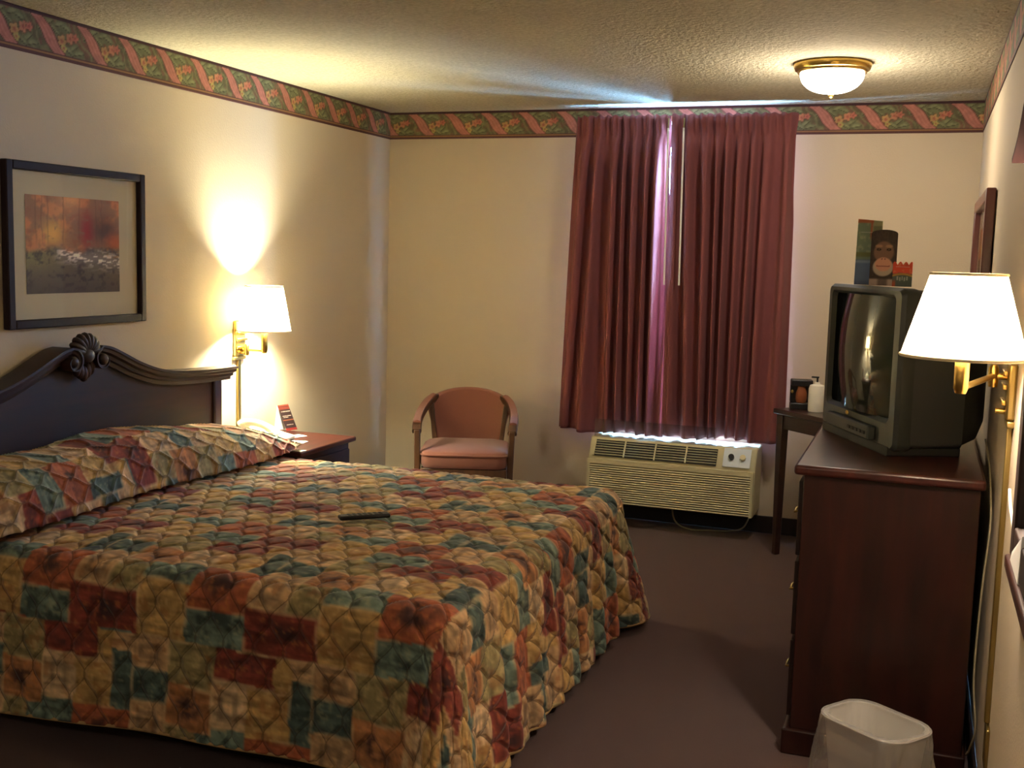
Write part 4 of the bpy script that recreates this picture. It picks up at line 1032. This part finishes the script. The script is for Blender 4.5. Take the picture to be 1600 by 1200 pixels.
def leaflet(name, label, x, y, wdt, hgt, rz, fn, outline, lean=0.10):
    t = thing(name, label, 'leaflet', (x, y, tz), rotz=rz)
    nu, nv = 40, 70
    U, V = np.meshgrid(np.linspace(0, 1, nu), np.linspace(0, 1, nv), indexing='ij')
    top = outline(U)
    P = np.stack([(U-0.5)*wdt, V*top*hgt*lean, V*top*hgt], -1)
    ob = grid_obj('front', P, fn(U, V*top), 'print', t, False)
    s = ob.modifiers.new('thickness', 'SOLIDIFY'); s.thickness = 0.0012; s.offset = 0
    bk = obj('support_flap', MB().add([(-wdt*0.35, hgt*lean*0.8, hgt*0.8), (wdt*0.35, hgt*lean*0.8, hgt*0.8), (wdt*0.35, hgt*0.38, 0.001), (-wdt*0.35, hgt*0.38, 0.001)], [(0, 1, 2, 3)]), 'paper', t, world=False)
    bk.modifiers.new('thickness', 'SOLIDIFY').thickness = 0.001
    return t
leaflet('leaflet', 'tall narrow blue and green scenic leaflet standing on the television', -0.200, 4.21, 0.085, 0.235, -0.05, canyon, lambda U: 1.0-0.03*U)
leaflet('leaflet', 'leaflet with a chimpanzee face standing on the television', -0.143, 4.12, 0.088, 0.195, 0.05, chimp, lambda U: 0.93+0.07*np.sqrt(np.clip(1-(2*U-1)**2, 0, 1)))
leaflet('leaflet', 'short orange flame-topped leaflet standing on the television', -0.076, 4.05, 0.064, 0.085, 0.05, fire, lambda U: 0.86+0.14*np.abs(np.sin(U*PI*3.5+0.6)))

# ------------------------------------------------------------------ mirror with ledge (far end is all that shows)
my0, my1 = 1.20, 2.55
mi = thing('wall_mirror', 'dark wooden mirror with moulded crown and ledge at right edge', 'mirror', (XR, (my0+my1)/2, 0.93))
obj('frame', MB().box(XR-0.030, XR-0.002, my1-0.07, my1, 0.955, 1.79).box(XR-0.030, XR-0.002, my0, my0+0.07, 0.955, 1.79).box(XR-0.030, XR-0.002, my0+0.07, my1-0.07, 0.955, 1.03).box(XR-0.030, XR-0.002, my0+0.07, my1-0.07, 1.72, 1.79), 'mahogany_dark', mi, bevel=0.005)
obj('mirror_glass', MB().box(XR-0.018, XR-0.010, my0+0.068, my1-0.068, 1.028, 1.722), 'mirror', mi)
obj('ledge', MB().box(XR-0.038, XR-0.002, my0-0.03, my1+0.012, 0.922, 0.954), 'mahogany_h', mi, bevel=0.006)
yc_ = (my0+my1)/2
cp = smooth_path([(XR-0.03, yc_+s*d, z) for s, d, z in ((1, 0.745, 1.800), (1, 0.62, 1.835), (1, 0.5, 1.895), (1, 0.35, 1.955), (1, 0.12, 1.985), (-1, 0.12, 1.985), (-1, 0.35, 1.955), (-1, 0.5, 1.895), (-1, 0.62, 1.835), (-1, 0.745, 1.800))], 5)
obj('crown', MB().sweep(cp, [(-0.050, 0.018), (0.028, 0.018), (0.028, -0.026), (-0.006, -0.026), (-0.012, -0.012), (-0.030, -0.008), (-0.036, 0.004), (-0.050, 0.008)], side=(1, 0, 0)), 'crown_wood', mi, smooth=35)
obj('crest_panel', MB().prism([(yc_+0.66, 1.79), (yc_-0.66, 1.79), (yc_-0.5, 1.875), (yc_-0.3, 1.94), (yc_+0.3, 1.94), (yc_+0.5, 1.875)], XR-0.026, XR-0.004, 'x'), 'mahogany_dark', mi)
cdp = obj('folded_card', MB().add([(XR-0.032, 2.50, 0.9555), (XR-0.010, 2.50, 0.9555), (XR-0.003, 2.30, 0.9555), (XR-0.032, 2.30, 0.9555), (XR-0.030, 2.49, 0.975), (XR-0.006, 2.30, 1.06), (XR-0.030, 2.30, 1.05)],
    [(0, 3, 6, 4), (0, 1, 4), (1, 2, 5, 4), (4, 6, 5), (2, 3, 6, 5), (0, 1, 2, 3)]), 'paper')
tag(cdp, 'white folded card on the mirror ledge at the right edge', 'card')
wc = obj('white_cord', MB().tube(smooth_path([(XR-0.012, 2.905, 1.03), (XR-0.012, 2.84, 1.00), (XR-0.012, 2.72, 0.975), (XR-0.020, 2.60, 0.962), (XR-0.025, 2.545, 0.9585)], 6), 0.004, 8), 'white_plastic', smooth=50)
tag(wc, 'short white cord running down the right wall to the mirror ledge', 'cord')
oc = obj('outlet_cover', MB().box(XR-0.010, XR, 3.07, 3.14, 0.25, 0.355), 'brass_dull', bevel=0.003)
tag(oc, 'small brass outlet cover low on the right wall', 'outlet')

# cord behind the dresser
tc2 = obj('cable', MB().tube(smooth_path([(0.222, 4.02, 0.99), (0.222, 3.80, 0.972), (0.2215, 3.60, 0.93), (0.222, 3.46, 0.82), (0.213, 3.44, 0.66), (0.208, 3.445, 0.45), (0.210, 3.44, 0.33), (0.221, 3.42, 0.22), (0.212, 3.455, 0.14), (0.205, 3.47, 0.115)], 8), 0.003, 8), 'cord', smooth=50)
tag(tc2, 'beige cable hanging down between dresser and right wall', 'cord')

# ------------------------------------------------------------------ waste bin with bag
wbn = thing('waste_bin', 'white plastic waste bin standing in front of the dresser', 'bin', (-0.052, 3.155, 0), rotz=-0.63)
def bin_ring(w, d, r, z): return [(x, y, z) for x, y in rrect(w, d, r, 8)]
secs = [bin_ring(0.205, 0.135, 0.05, 0.0), bin_ring(0.262, 0.188, 0.062, 0.285), bin_ring(0.272, 0.198, 0.066, 0.290), bin_ring(0.274, 0.200, 0.067, 0.298), bin_ring(0.264, 0.190, 0.063, 0.300),
        bin_ring(0.256, 0.182, 0.060, 0.296), bin_ring(0.200, 0.130, 0.048, 0.006)]
obj('body', loft(secs), 'bin', wbn, world=False, smooth=50)
def bag(scale_, z0, z1, wob, seed, inner):
    nu, nv = 120, 26; ring = rrect(0.278, 0.204, 0.069, 29); ring = np.array(ring[:nu])
    V = np.zeros((nu, nv, 3))
    for j in range(nv):
        t = j/(nv-1); z = z0+(z1-z0)*t
        k = np.arange(nu)/nu*2*PI
        wv = wob*1.3*(fbm(np.cos(k)*2.5+9+t*1.5, np.sin(k)*2.5+9+t*2.5, 7)-0.45)*2.2*(t > 0.02)+0.6*wob*(np.sin(k*5+seed+t*2)+0.7*np.sin(k*11+seed*2-t*3)+0.5*np.sin(k*19+t*5))*(0.15+0.85*math.sin(PI*min(1, t*0.5+0.0))) 
        s = 1.0+scale_*t+wv
        V[:, j, 0] = ring[:, 0]*s; V[:, j, 1] = ring[:, 1]*s; V[:, j, 2] = z+0.004*np.sin(k*7+seed)*(1 if not inner else 0.3)*(t > 0.02)
    return V
grid_obj('bag_overhang', bag(0.22, 0.3035, 0.085, 0.045, 1.3, False), None, 'bag', wbn, False, closed_u=True)
Vi = bag(-0.20, 0.3035, 0.03, 0.02, 2.2, True); Vi[:, :, 0] *= 0.90; Vi[:, :, 1] *= 0.87
grid_obj('bag_lining', Vi, None, 'bag', wbn, False, closed_u=True)
rimv = []
ring = rrect(0.27, 0.196, 0.066, 12); ring.append(ring[0])
obj('bag_rim', MB().sweep([(x, y, 0.3015) for x, y in ring], [(-0.012, 0.0), (0.0, 0.003), (0.008, -0.002), (0.0, 0.001)]), 'bag', wbn, world=False, smooth=60)

# ------------------------------------------------------------------ remote control on the bed
rm = thing('remote_control', 'black remote control lying on the patchwork bedspread', 'remote', (-1.818, 3.465, BZ+0.0135), rotz=math.radians(42))
obj('body', MB().box(-0.092, 0.092, -0.022, 0.022, 0, 0.016), 'black', rm, world=False, bevel=0.007, seg=3)
bt_ = MB()
for i in range(7):
    for j in range(3): bt_.box(-0.06+i*0.019, -0.05+i*0.019, -0.014+j*0.011, -0.007+j*0.011, 0.0155, 0.0172)
obj('keypad', bt_, 'tv_front', rm, world=False)
